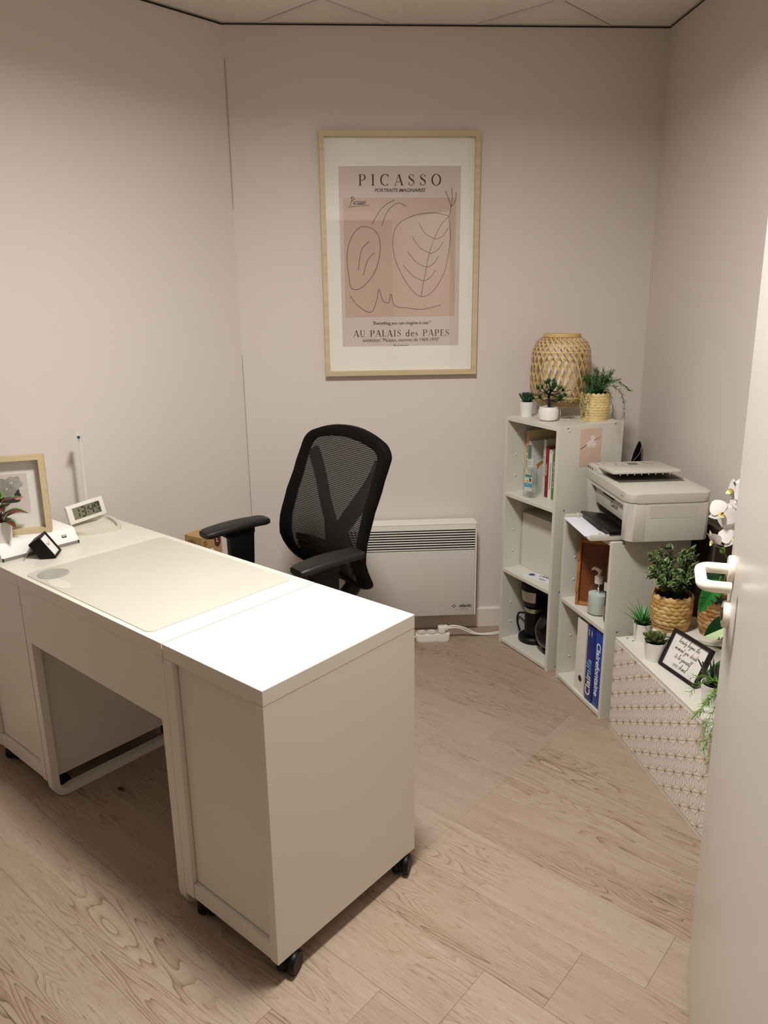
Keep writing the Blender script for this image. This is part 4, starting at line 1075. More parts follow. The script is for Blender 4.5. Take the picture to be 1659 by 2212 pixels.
shelf_unit(S2, 0.350, 0.318, 0.688, [0.020, 0.354, 0.688], 'white two-tier shelf unit carrying the printer')

def bench():
    Ln, d, h, e = 0.69, 0.30, 0.357, 0.015
    t = thing('storage_bench', BN.o, BN.deg, 'low white shelf unit lying on its side, front covered with gold-patterned paper', 'storage bench')
    MB().box(0, Ln, 0, d, h-e, h, 0.0008).build('top_board', M_white2, t)
    MB().box(0, Ln, 0, d, 0, e, 0.0008).build('bottom_board', M_white2, t)
    for x in (0, Ln/2-e/2, Ln-e): MB().box(x, x+e, 0.001, d-0.004, e, h-e).build('upright_board', M_white2, t)
    MB().box(0.002, Ln-0.002, d-0.004, d-0.001, e, h-e).build('back_panel', M_white2, t)
    for x in (0.02, 0.05): obj('screw', SCREW, t, T(x*0.8, 0.03+x*0.3, h))
    F = axes((1, 0, 0), (0, 0, 1), (0, -0.0005, 0))
    x0, x1, y0, y1 = 0.002, Ln-0.002, 0.016, h-0.012
    sheet = MB().box(x0, x1, y0, y1, 0.0, 0.0012).build('patterned_sheet', pm('cover_paper', '#e8dfd7', 0.5, var=0.02, vscale=5), t, M=F)
    s = 0.0555; segs = set()
    ua = Vector((s*cos(radians(30)), s*sin(radians(30)))); ub = Vector((0, s))
    def clip(p, q):
        t0, t1 = 0.0, 1.0; dx, dy = q.x-p.x, q.y-p.y
        for pp, qq in ((-dx, p.x-x0), (dx, x1-p.x), (-dy, p.y-y0), (dy, y1-p.y)):
            if abs(pp) < 1e-12:
                if qq < 0: return None
            else:
                r = qq/pp
                if pp < 0: t0 = max(t0, r)
                else: t1 = min(t1, r)
        if t0 >= t1-1e-6: return None
        return (p+(q-p)*t0, p+(q-p)*t1)
    b = MB(); org = Vector((0.01, 0.03))
    def seg(p, q, w):
        c = clip(p, q)
        if c: b.ribbon([c[0], c[1]], w)
    for i in range(-2, 18):
        for j in range(-14, 12):
            P = org+ua*i+ub*j
            if not (x0-0.1 < P.x < x1+0.1 and y0-0.1 < P.y < y1+0.1): continue
            a, c, dd = P+ua, P+ub, P+ua-ub
            seg(P, a, 0.0013); seg(P, c, 0.0011); seg(P, dd, 0.0011)
            for T3 in ((P, a, c), (P, a, dd)):
                g = (T3[0]+T3[1]+T3[2])/3
                for v in T3: seg(g, v, 0.0011)
    gp = b.build('gold_print', M_gold, sheet, M=T(0, 0, 0.0015)); tag(gp, kind='stuff')
bench()

# ------------------------------------------------------------------ things in the tall shelf unit
def book(u, v, w, h, d, z, col, label, lines=(), cover=None, lean=0.0, band=None):
    t = put(S1, 'book', u, v, z, 0, label, 'book', 'books in the top compartment')
    if lean: t.rotation_euler = (0, radians(lean), radians(S1.deg))
    cm = pm('cover_'+col.strip('#'), col, 0.4, var=0.01)
    MB().box(0, w, 0, d, 0, 0.0015) if False else None
    MB().box(0.0012, w-0.0012, 0.002, d-0.003, 0.003, h-0.003).build('pages', M_paper, t)
    MB().box(0, w, 0, 0.0018, 0, h, 0.0005).build('spine', cm, t)
    for x in (0, w-0.0012): MB().box(x, x+0.0012, 0.0018, d, 0, h).build('cover', cm if x == 0 or cover is None else pm('cover_'+cover.strip('#'), cover, 0.4, var=0.01), t)
    if band:
        for z0, z1, c in band: MB().box(-0.0003, w+0.0003, -0.0004, 0.0010, z0, z1).build('spine_band', pm('band_'+c.strip('#'), c, 0.45), t)
    for ln in lines:
        body, size, zc, c = ln[:4]; m = pm('letter_'+c.strip('#'), c, 0.6)
        if body == '~':       # print too small to read: a thin broken line
            for k in range(7): MB().ribbon([(w*0.5, zc+size*(k-3.5)), (w*0.5, zc+size*(k-2.8))], 0.0022).build('small_print', m, t, M=axes((1, 0, 0), (0, 0, 1), (0, -0.0007, 0)))
        elif len(ln) > 4: text('lettering', body, size, m, t, axes((0, 0, -1), (1, 0, 0), (w/2-size*0.33, -0.0005, zc)))
        else: text('lettering', body, size, m, t, axes((0, 0, 1), (-1, 0, 0), (w/2+size*0.33, -0.0005, zc)))
    return t
ZS = 0.7006
book(0.024, 0.095, 0.019, 0.262, 0.190, ZS, '#e9d6a0', 'cream and peach book, leftmost in the shelf', [('pour un beau', 0.0165, 0.150, '#2b2522', 1)], band=[(0.17, 0.262, '#dcb394')])
dt = book(0.048, 0.088, 0.020, 0.222, 0.165, ZS, '#e6e2dd', 'white book with teal spine top and large letters on its cover', [('DÉBUTANTS', 0.0125, 0.085, '#3b3a3a')], cover='#d9d4cf', band=[(0.135, 0.205, '#4f7f78'), (0.118, 0.135, '#2f3532')])
Fc = axes((0, 1, 0), (0, 0, 1), (0.0201, 0, 0))
text('lettering', 'DÉ', 0.034, M_ink, dt, Fc @ T(0.126, 0.158, 0))
MB().poly([(0.030, 0.120), (0.055, 0.132), (0.085, 0.124), (0.060, 0.120), (0.042, 0.106), (0.036, 0.096)]).build('cover_motif', pm('ochre_print', '#b08036', 0.6), dt, M=Fc @ T(0, 0, 0.0004))
book(0.137, 0.098, 0.016, 0.240, 0.170, ZS, '#d3cac0', 'tall pale grey book beside the red book', [('~', 0.015, 0.14, '#5b5149')])
book(0.1555, 0.095, 0.0195, 0.212, 0.165, ZS, '#8c1524', 'deep red book with white spine lettering', [('mabnas', 0.017, 0.118, '#f0e6e0', 1)])
book(0.1775, 0.095, 0.021, 0.206, 0.160, ZS, '#e4ded8', 'white book with black spine lettering right of the red book', [('La naturopathie holistique', 0.0105, 0.095, '#262220')])
book(0.201, 0.093, 0.019, 0.190, 0.155, ZS, '#5d7a2a', 'green book with white spine lettering', [('En finir avec les régimes', 0.0115, 0.105, '#f2efe4')])
book(0.2225, 0.092, 0.014, 0.165, 0.150, ZS, '#e8e2da', 'thin white book with orange foot against the side panel', [('~', 0.009, 0.085, '#5a3030')], band=[(0.0, 0.026, '#d98b3a')])

M_clear = glass_mat('clear_plastic', '#f8fbf9', 1.0, 0.05)
def gel_bottle():
    t = put(S1, 'gel_bottle', 0.122, 0.045, ZS, 8, 'clear hand gel bottle with blue label in front of the books', 'bottle')
    MB().prism(rrect(-0.031, 0.031, -0.018, 0.018, 0.014, 5), 0, 0.122, 0.006, 3).build('body', M_clear, t, smooth=True)
    MB().prism(rrect(-0.028, 0.028, -0.0155, 0.0155, 0.012, 5), 0.003, 0.112, 0.005, 3).build('gel', pm('clear_gel', '#e2e8e4', 0.15, alpha=0.18, var=0.02), t, smooth=True)
    MB().lathe([(0.010, 0.121), (0.010, 0.126), (0.0155, 0.127), (0.015, 0.158), (0.013, 0.160), (0, 0.160)], 24, cap1=False).build('cap', pm('clear_cap', '#dfe3df', 0.2, alpha=0.45, var=0.02), t, smooth=True)
    F = axes((1, 0, 0), (0, 0, 1), (0, -0.0183, 0))
    lb = MB().poly([(-0.012, 0.028), (0.0295, 0.028), (0.0295, 0.098), (-0.012, 0.098)]).build('label', pm('label_pale', '#d5e0da', 0.5, alpha=0.75, var=0.02), t, M=F)
    MB().poly([(-0.012, 0.044), (0.0295, 0.046), (0.0295, 0.063), (-0.012, 0.061)]).build('label_band', pm('label_blue', '#3f9bb4', 0.5), lb, M=T(0, 0, 0.0003))
    MB().poly([(-0.012, 0.084), (0.018, 0.084), (0.018, 0.089), (-0.012, 0.089)]).build('label_band', pm('label_teal', '#58b0ac', 0.5), lb, M=T(0, 0, 0.0003))
    text('lettering', 'ENERGIE', 0.0095, M_ink, lb, T(0.009, 0.0905, 0), bold=0.0005)
    text('lettering', 'GEL', 0.0075, M_paper, lb, T(0.005, 0.053, 0.0003))
    MB().disc(0.004, 0.070, 0.0085, 0.0055).build('label_motif', pm('label_gold', '#caa65c', 0.5), lb, M=T(0, 0, 0.0004))
    MB().disc(0.019, 0.077, 0.0055, 0.0085).build('label_motif', pm('label_brown', '#6d2f24', 0.5), lb, M=T(0, 0, 0.0004))
gel_bottle()

def white_box():
    t = put(S1, 'white_box', 0.022, 0.092, 0.3556, 0, 'plain white box standing in the middle compartment of the tall shelf', 'box')
    MB().box(0, 0.285, 0, 0.20, 0, 0.248, 0.002).build('box_body', M_white2, t)
    MB().box(0.285, 0.2865, 0.03, 0.17, 0.02, 0.23).build('side_flap', M_white2, t)
white_box()
def flyer():
    t = put(S1, 'paper_flyer', 0.125, 0.020, 0.3556, 14, 'white flyer with blue circle lying in the middle compartment', 'paper')
    MB().box(0, 0.15, 0, 0.062, 0, 0.0008).build('sheet', pm('flyer_paper', '#dfe0e6', 0.5), t)
    MB().disc(0.028, 0.034, 0.013, 0.013, z=0.0011).build('blue_disc', pm('print_blue', '#27397c', 0.5), t)
    b = MB(); P = [(0.028+0.019*cos(2*pi*k/28), 0.034+0.017*sin(2*pi*k/28)) for k in range(29)]; b.ribbon(P, 0.0013, z=0.0011); b.build('blue_ring', MATS['print_blue'], t)
    text('lettering', 'LANC', 0.022, M_ink, t, T(0.088, 0.040, 0.0009), bold=0.0006, shear=0.2)
    text('lettering', 'SAV', 0.020, M_ink, t, T(0.095, 0.010, 0.0009), shear=0.3, bold=0.0004)
flyer()
def coffee_maker():
    t = put(S1, 'coffee_maker', 0.098, 0.118, 0.0201, 10, 'black filter coffee maker with silver band in the bottom compartment', 'coffee maker')
    MB().lathe([(0.062, 0), (0.066, 0.006), (0.066, 0.020), (0.058, 0.028), (0, 0.028)], 36, cap1=False).build('base_plate', M_black, t, smooth=True)
    MB().lathe([(0.030, 0.028), (0.040, 0.034), (0.041, 0.150), (0.038, 0.165), (0, 0.165)], 32, cap1=False).build('travel_mug', M_black, t, smooth=True)
    MB().lathe([(0.0415, 0.142), (0.0425, 0.144), (0.0425, 0.158), (0.0415, 0.160)], 32, cap0=False, cap1=False).build('steel_band', M_steel, t, smooth=True)
    MB().lathe([(0.040, 0.168), (0.050, 0.180), (0.056, 0.225), (0.060, 0.262), (0.058, 0.275), (0, 0.278)], 36, cap1=False).build('brew_head', M_black, t, smooth=True)
    b = MB(); b.surf(lambda u, v: Vector(((0.0535+0.0065*v+0.001)*cos(radians(-155+110*u)), (0.0535+0.0065*v+0.001)*sin(radians(-155+110*u)), 0.196+0.050*v)), 14, 2); b.build('steel_badge', M_steel, t, smooth=True)
    MB().box(-0.045, 0.045, 0.035, 0.068, 0.0, 0.27, 0.008).build('water_tank', M_black, t, smooth=True)
    MB().tube(catmull([(-0.040, -0.010, 0.118), (-0.072, -0.02, 0.110), (-0.078, -0.022, 0.070), (-0.062, -0.018, 0.028)], 6), 0.0042, 8).build('cord', M_black, t, smooth=True)
coffee_maker()
def kettle():
    t = put(S1, 'round_appliance', 0.240, 0.112, 0.0201, -15, 'round glossy black appliance beside the coffee maker', 'appliance')
    g = pm('gloss_black', '#0b0a0a', 0.12, var=0.05)
    MB().lathe([(0.045, 0), (0.048, 0.004), (0.046, 0.018), (0.035, 0.022), (0, 0.022)], 32, cap1=False).build('foot', g, t, smooth=True)
    prof = [(0.0, 0.012)]+[(0.080*sin(radians(a))**0.8, 0.098-0.082*cos(radians(a))) for a in range(12, 169, 12)]+[(0.0, 0.182)]
    MB().lathe(prof[1:-1], 36).build('body', g, t, smooth=True)
    MB().lathe([(0.022, 0.178), (0.020, 0.190), (0, 0.192)], 20, cap1=False).build('knob', M_black, t, smooth=True)
kettle()
def photo_card():
    p = S1.p(0.3424, 0.108, 0.0)
    t = thing('photo_card', S1.p(0.3422, 0.162, 0.862), S1.deg+90, 'pink photo card of white blossom fixed to the side of the tall shelf', 'photo card')
    MB().box(-0.054, 0.054, -0.0008, -0.0002, 0, 0.148).build('card', pm('card_pink', '#d3b6a6', 0.6, var=0.03, vscale=10), t)
    F = axes((1, 0, 0), (0, 0, 1), (0, -0.0009, 0))
    br = pm('twig_print', '#4b3027', 0.7); wh = pm('blossom_print', '#e6d8d2', 0.7, var=0.05, vscale=80)
    b = MB(); b.ribbon(catmull([(-0.052, 0.070, 0), (-0.02, 0.085, 0), (0.01, 0.098, 0), (0.052, 0.112, 0)], 6), [0.003-0.0017*k/18 for k in range(19)]); b.build('twig', br, t, M=F @ T(0, 0, 0.0002))
    for cx, cy in ((0.008, 0.108), (-0.010, 0.086), (0.015, 0.085), (0.002, 0.092)):
        MB().poly([(cx+0.0125*(1+0.22*cos(5*a))*cos(a), cy+0.0125*(1+0.22*cos(5*a))*sin(a)) for a in [2*pi*k/40 for k in range(40)]]).build('blossom', wh, t, M=F @ T(0, 0, 0.0003+cx*0.005))
photo_card()

def lantern():
    t = put(S1, 'bamboo_lantern', 0.086, 0.208, 1.026, 0, 'woven bamboo table lantern with white inner shade on the tall shelf', 'lantern')
    bam = pm('bamboo', '#c9a468', 0.5, var=0.16, vscale=14); bam2 = pm('bamboo_light', '#d9bb82', 0.5, var=0.14, vscale=14)
    zp = [0.046, 0.051, 0.064, 0.086, 0.118, 0.174, 0.232, 0.264, 0.286, 0.306, 0.318, 0.324]
    rp_ = [0.070, 0.086, 0.106, 0.118, 0.123, 0.1235, 0.121, 0.118, 0.112, 0.100, 0.085, 0.072]
    def prof(v):
        x = v*(len(zp)-1); i = min(int(x), len(zp)-2); k = x-i; return rp_[i]*(1-k)+rp_[i+1]*k, zp[i]*(1-k)+zp[i+1]*k
    n = 28
    def strip(sgn):
        b = MB(); w = 0.0040
        def f(u, v):
            r, z = prof(v); a = sgn*(v*1.75)+(u-0.5)*2*w/max(r, 0.03); rr = r+(0.0009*sgn)
            return Vector((rr*cos(a), rr*sin(a), z))
        b.surf(f, 1, 34); me = b.mesh('bamboo_strip', bam if sgn > 0 else bam2, True); return me
    sa, sb = strip(1), strip(-1)
    for k in range(n):
        obj('bamboo_strip', sa, t, RZ(360*k/n)); obj('bamboo_strip', sb, t, RZ(360*(k+0.5)/n))
    for r, z, rad in ((0.072, 0.044, 0.004), (0.1175, 0.264, 0.0024), (0.074, 0.327, 0.0035), (0.074, 0.333, 0.003), (0.123, 0.082, 0.0022)):
        if z in (0.082,): r = 0.116
        MB().tube([(r*cos(2*pi*k/40), r*sin(2*pi*k/40), z) for k in range(40)], rad, 6, closed=True).build('bamboo_ring', bam2, t, smooth=True)
    MB().lathe([(0.076, 0.066), (0.076, 0.285)], 32, cap0=False, cap1=False).build('inner_shade', pm('shade_fabric', '#e9dfcf', 0.8, sss=0.0), t, smooth=True)
    MB().lathe([(0.012, 0.044), (0.012, 0.12)], 14).build('lamp_holder', M_wplas, t, smooth=True)
    for k in range(3):
        a = radians(120*k+205)
        MB().tube(catmull([(0.062*cos(a), 0.062*sin(a), 0.046), (0.085*cos(a), 0.085*sin(a), 0.020), (0.098*cos(a), 0.098*sin(a), 0.0016)], 4), 0.0016, 6).build('wire_foot', M_wplas, t, smooth=True)
    MB().tube(catmull([(0.0, -0.01, 0.046), (-0.02, -0.08, 0.012), (0.03, -0.125, 0.0035), (0.09, -0.10, 0.0032), (0.13, -0.05, 0.0032)], 6), 0.0022, 6).build('cord', M_wplas, t, smooth=True)
lantern()

# ------------------------------------------------------------------ things in the two-tier unit
def bamboo_tray():
    t = put(S2, 'bamboo_tray', 0.076, 0.030, 0.3541, 0, 'brown wooden tray standing upright in the upper compartment', 'tray')
    t.rotation_euler = (0, radians(-3), radians(S2.deg-40))
    wd = pm('tray_wood', '#a9713a', 0.45, var=0.15, vscale=10, stretch=(1, 1, 6)); wd2 = pm('tray_inner', '#7a4423', 0.45, var=0.12, vscale=10)
    D, H = 0.190, 0.262
    MB().box(-0.004, 0.004, 0.006, D-0.006, 0.006, H-0.006).build('tray_floor', wd2, t)
    for nm, B in (('tray_side', (-0.006, 0.022, 0, 0.012, 0, H)), ('tray_side', (-0.006, 0.022, D-0.012, D, 0, H)), ('tray_side', (-0.006, 0.022, 0.012, D-0.012, 0, 0.012)), ('tray_side', (-0.006, 0.022, 0.012, D-0.012, H-0.012, H))):
        MB().box(*B, 0.003).build(nm, wd, t, smooth=True)
    for z0, z1 in ((0.05, 0.085), (H-0.085, H-0.05)): MB().box(-0.008, 0.025, -0.002, 0.010, z0, z1, 0.003).build('grip_block', wd, t, smooth=True)
bamboo_tray()
def soap_bottle():
    t = put(S2, 'soap_dispenser', 0.192, 0.056, 0.3541, 0, 'glass soap dispenser with pale green liquid and white pump', 'soap dispenser')
    k = 0.86
    MB().lathe([(0.040*k, 0), (0.044*k, 0.004), (0.045*k, 0.082), (0.042*k, 0.100), (0.032*k, 0.114), (0.018*k, 0.122), (0.0165*k, 0.128)], 32, cap1=False).build('glass_body', glass_mat('bottle_glass', '#f6faf7', 1.0, 0.03), t, smooth=True)
    MB().lathe([(0.038*k, 0.004), (0.0415*k, 0.008), (0.0425*k, 0.080), (0, 0.080)], 32, cap1=False).build('liquid', pm('soap_green', '#dfe7e0', 0.2, alpha=0.95, var=0.02), t, smooth=True)
    MB().lathe([(0.017, 0.122), (0.017, 0.146), (0.013, 0.150), (0.006, 0.151), (0.006, 0.164), (0.009, 0.166), (0.009, 0.174), (0, 0.175)], 24, cap1=False).build('pump_collar', M_wplas, t, smooth=True)
    MB().tube(catmull([(0.006, 0, 0.170), (-0.015, -0.004, 0.172), (-0.032, -0.006, 0.170), (-0.040, -0.007, 0.162)], 5), [0.0065]*5+[0.0055]*5+[0.004]*6, 10).build('nozzle', M_wplas, t, smooth=True)
    MB().cyl((0, 0, 0.02), (0, 0, 0.125), 0.0028, n=8).build('dip_tube', M_wplas, t, smooth=True)
soap_bottle()
def pouch():
    t = put(S2, 'patterned_pouch', 0.286, 0.085, 0.3541, 4, 'dark brown patterned pouch squeezed against the side panel behind the soap', 'pouch')
    dkb = pm('pouch_brown', '#4d3129', 0.7, var=0.25, vscale=30); wht = pm('pouch_white', '#cfc4ba', 0.7)
    MB().prism(rrect(-0.022, 0.030, -0.055, 0.055, 0.018, 4), 0, 0.262, 0.012, 3).build('pouch_body', dkb, t, smooth=True)
    F = axes((1, 0, 0), (0, 0, 1), (0, -0.0555, 0))
    MB().poly([(-0.018, 0.125), (0.002, 0.127), (0.002, 0.160), (-0.018, 0.158)]).build('label', wht, t, M=F)
    for k in range(5): MB().ribbon([(-0.016, 0.02+0.008*k), (-0.006, 0.035+0.008*k), (0.004, 0.028+0.009*k)], 0.0018).build('print_line', wht, t, M=F)
pouch()
def binder():
    t = put(S2, 'lever_arch_file', 0.138, 0.010, 0.0201, 0, 'white lever arch file with finger hole in the lower compartment', 'file binder')
    w, H, D = 0.068, 0.300, 0.275
    for B in ((0, 0.0025, 0.0, D, 0, H), (w-0.0025, w, 0.0, D, 0, H)): MB().box(*B, 0.0006).build('cover_board', M_wplas, t)
    MB().box(0.0, w, -0.0008, 0.0022, 0, H, 0.0006).build('spine', M_wplas, t)
    MB().box(0.006, w-0.012, 0.012, D-0.03, 0.004, H-0.012).build('paper_block', M_paper, t)
    F = axes((1, 0, 0), (0, 0, 1), (w/2+0.008, -0.001, 0.062))
    MB().lathe([(0.0135, 0), (0.0135, 0.001), (0.0105, 0.0014), (0.0105, 0.0004), (0, 0.0004)], 28, M=F, cap1=False).build('finger_ring', M_steel, t, smooth=True)
    MB().disc(0, 0, 0.0105, z=0.0010).build('finger_hole', M_dark, t, M=F)
binder()
def ream():
    t = put(S2, 'paper_ream', 0.216, 0.008, 0.0201, 0, 'blue paper ream with bold white lettering at the bottom of the unit', 'paper ream')
    w, H, D = 0.106, 0.310, 0.24
    bl = pm('ream_blue', '#1c3f9c', 0.3, var=0.06, vscale=12); dk = pm('ream_navy', '#1a2f78', 0.35)
    MB().box(0, w/2-0.001, 0, D, 0, H-0.006, 0.003).build('pack', dk, t, smooth=True)
    MB().box(w/2+0.001, w, 0.002, D, 0, H, 0.003).build('pack', bl, t, smooth=True)
    MB().poly([(0.050, 0.295), (0.085, 0.325), (0.104, 0.296), (0.075, 0.282)]).build('wrap_flap', bl, t, M=axes((1, 0, 0), (0, 0.25, 1), (0, -0.001, 0)))
    F = axes((0, 0, 1), (-1, 0, 0), (0, -0.0004, 0))   # text reads upwards
    wt = pm('letter_white', '#eef0f4', 0.5); lb = pm('letter_lightblue', '#7fb6e6', 0.5)
    text('lettering', 'Clair', 0.047, wt, t, F @ T(0.022, -0.040, 0), align='LEFT', bold=0.0009)
    text('lettering', 'alfa', 0.047, lb, t, F @ T(0.112, -0.040, 0), align='LEFT', bold=0.0005)
    G = axes((0, 0, -1), (1, 0, 0), (0, 0.0016, 0))    # reads downwards
    text('lettering', 'Clairefontaine', 0.038, wt, t, G @ T(-0.262, 0.068, 0), align='LEFT', bold=0.0009)
    for x in (0.014, 0.032): MB().ribbon([(-0.290, x), (-0.266, x)], 0.0035).build('small_print', wt, t, M=G @ T(0, 0, 0.0024))
ream()

# ------------------------------------------------------------------ printer
def printer():
    t = put(S2, 'printer', -0.030, 0.100, 0.688, -10.2, 'white multifunction printer with open trays on the two-tier shelf unit', 'printer')
    w, d = 0.430, 0.292
    pw = pm('printer_white', '#c2bdb1', 0.42, var=0.006); pg = pm('printer_grey', '#bab5a9', 0.5, var=0.01)  # second tone slightly greyer, for front flap and foot plate
    z0, zs, zt = 0.012, 0.146, 0.180
    r0, r1 = 0.062, 0.385           # recess
    # body built around the front recess
    MB().prism(rrect(0, w, 0.045, d, 0.022, 5), z0, zs, 0.002, 1).build('body_core', pw, t, smooth=True)
    P = [(0.0, 0.06), (0.0, 0.026)]+[(0.026-0.026*cos(radians(a)), 0.026-0.026*sin(radians(a))) for a in range(15, 91, 15)]+[(r0, 0.0), (r0, 0.06)]
    MB().prism(P, z0, zs, 0.001, 1).build('left_cheek', pw, t, smooth=True)
    P = [(r1, 0.0), (w-0.034, 0.0)]+[(w-0.034+0.034*sin(radians(a)), 0.034-0.034*cos(radians(a))) for a in range(15, 91, 15)]+[(w, 0.06), (r1, 0.06)]
    MB().prism(P, z0, zs, 0.001, 1).build('right_cheek', pw, t, smooth=True)
    MB().box(r0, r1, 0.002, 0.05, zs-0.016, zs, 0.001).build('front_lintel', pw, t)
    MB().box(r0+0.012, r1-0.002, 0.018, 0.046, 0.064, zs-0.018, 0.002).build('front_flap', pg, t, smooth=True)
    MB().box(r0+0.10, r0+0.20, 0.012, 0.019, zs-0.030, zs-0.020, 0.002).build('flap_grip', M_dark, t)
    MB().box(r0+0.010, r1-0.002, 0.035, 0.046, 0.030, 0.063).build('paper_slot', M_dark, t)
    for k in range(9): MB().box(r0+0.03+0.032*k, r0+0.045+0.032*k, 0.030, 0.036, 0.052, 0.060, 0.001).build('feed_roller', M_black, t)
    F = axes((1, 0, 0), (0, 0, 1), (0, 0.018, 0))
    text('lettering', 'Canon', 0.026, M_ink, t, F @ T(0.262, 0.088, 0), bold=0.0006)
    MB().prism(rrect(0.05, w-0.05, 0.06, d-0.02, 0.02), 0.0, z0).build('foot_plate', pg, t)
    MB().box(w-0.003, w+0.0005, 0.075, d-0.05, zs-0.052, zs-0.006, 0.001).build('side_cover', pw, t)
    # scanner part
    MB().prism(rrect(-0.002, w+0.002, -0.002, d+0.002, 0.034, 7), zs+0.0015, zt, 0.0035, 2).build('scanner_lid', pw, t, smooth=True)
    MB().prism(rrect(0.006, w-0.006, 0.006, d-0.006, 0.03, 6), zs-0.002, zs+0.002).build('seam', M_dark, t)
    MB().ribbon([(-0.008, 0), (0.008, 0)], 0.005).build('small_print', pm('ink_grey2', '#7d766d', 0.6), t, M=axes((1, 0, 0), (0, 0, 1), (w-0.055, -0.0024, zs+0.017)))
    # document feeder with raised cover over the left half
    MB().box(0.13, 0.262, 0.030, d-0.02, zt, zt+0.0012).build('feeder_slot', pm('slot_grey', '#5d564b', 0.6), t)
    MB().prism(rrect(0.0, 0.130, 0.004, d-0.004, 0.02, 5), zt, zt+0.018, 0.004, 2).build('control_panel', pw, t, smooth=True)
    cov = MB(); cov.prism(rrect(0.0, 0.150, 0.008, d-0.030, 0.010, 4), 0, 0.011, 0.003, 2); cov.build('feeder_cover', pw, t, smooth=True, M=T(0.104, 0, zt+0.018) @ RY(-4))
    for k in range(9): MB().prism([(-0.002, 0), (0.002, 0), (0, -0.0045)], 0, 0.003).build('feed_tooth', pw, t, M=T(0.2535, 0.035+0.026*k, zt+0.028) @ RX(90) @ RY(90))
    TP = zt+0.0181
    MB().box(0.030, 0.066, 0.150, 0.185, TP, TP+0.0015).build('screen', pm('screen_grey', '#55524a', 0.25), t)
    for x, y in ((0.02, 0.03), (0.045, 0.03), (0.03, 0.055), (0.05, 0.10), (0.03, 0.105), (0.06, 0.12), (0.03, 0.215), (0.045, 0.225), (0.05, 0.24)):
        MB().box(x-0.003, x+0.003, y-0.004, y+0.004, TP, TP+0.001).build('button', pm('button_grey', '#8d867c', 0.5), t)
    for k in range(3): MB().box(0.012+0.022*k, 0.018+0.022*k, 0.0032, 0.0045, zt+0.004, zt+0.011).build('indicator', M_ink, t)
    MB().box(0.086, 0.092, 0.11, 0.19, TP, TP+0.0012).build('panel_line', pm('button_grey', '#8d867c', 0.5), t)
    # trays
    MB().box(0.104, 0.372, -0.108, 0.04, 0.004, 0.012, 0.002).build('cassette', pw, t)
    MB().box(0.372, 0.380, -0.105, 0.03, 0.004, 0.026, 0.002).build('cassette_side', pw, t, smooth=True)
    MB().box(0.098, 0.104, -0.108, 0.03, 0.004, 0.024, 0.002).build('cassette_side', pw, t, smooth=True)
    for x in (0.112, 0.352): MB().prism([(0, 0), (0.016, 0), (0.013, 0.012), (0.004, 0.018)], 0, 0.008, M=T(x, -0.060, 0.014) @ RX(90)).build('paper_guide', pw, t)
    MB().box(0.114, 0.350, -0.116, 0.03, 0.0125, 0.0145).build('paper_sheets', pm('copy_paper', '#e3e2ea', 0.6), t)
    tr = MB(); tr.prism([(0.118, -0.050), (0.128, -0.058), (0.31, -0.056), (0.372, -0.030), (0.372, 0.04), (0.118, 0.04)], 0, 0.007, 0.002, 2); tr.build('output_tray', pm('tray_black', '#121110', 0.35, var=0.05), t, smooth=True, M=T(0, 0, 0.026) @ RX(-9))
    MB().box(0.315, 0.380, -0.04, 0.03, 0.018, 0.036, 0.002).build('tray_catch', M_black, t)
printer()

def black_pouch():
    t = thing('black_strap', (1.117, 3.300, 0), 0, 'black pointed strap with thin grey cord in the corner behind the printer', 'strap')
    b = MB(); P = [(-0.035, 0.62), (-0.030, 0.75), (-0.012, 0.84), (0.004, 0.888), (0.012, 0.893), (0.018, 0.875), (0.020, 0.80), (0.018, 0.70), (0.012, 0.62)]
    b.prism(P, -0.006, 0.006, 0.002, 1, M=Matrix(((1, 0, 0, -0.004), (0, 0, 1, 0), (0, 1, 0, 0), (0, 0, 0, 1)))); b.build('strap_body', M_blacks, t)
    MB().bar([(-0.006, 0, 0.62), (-0.006, 0, 0.0)], 0.03, 0.010, upv=(0, 1, 0)).build('strap_tail', M_blacks, t)
    MB().tube(catmull([(0.012, -0.008, 0.87), (0.006, -0.009, 0.84), (-0.016, -0.009, 0.81), (-0.024, -0.009, 0.77)], 5), 0.0013, 6).build('cord', pm('cord_grey', '#8b8580', 0.5), t, smooth=True)
black_pouch()
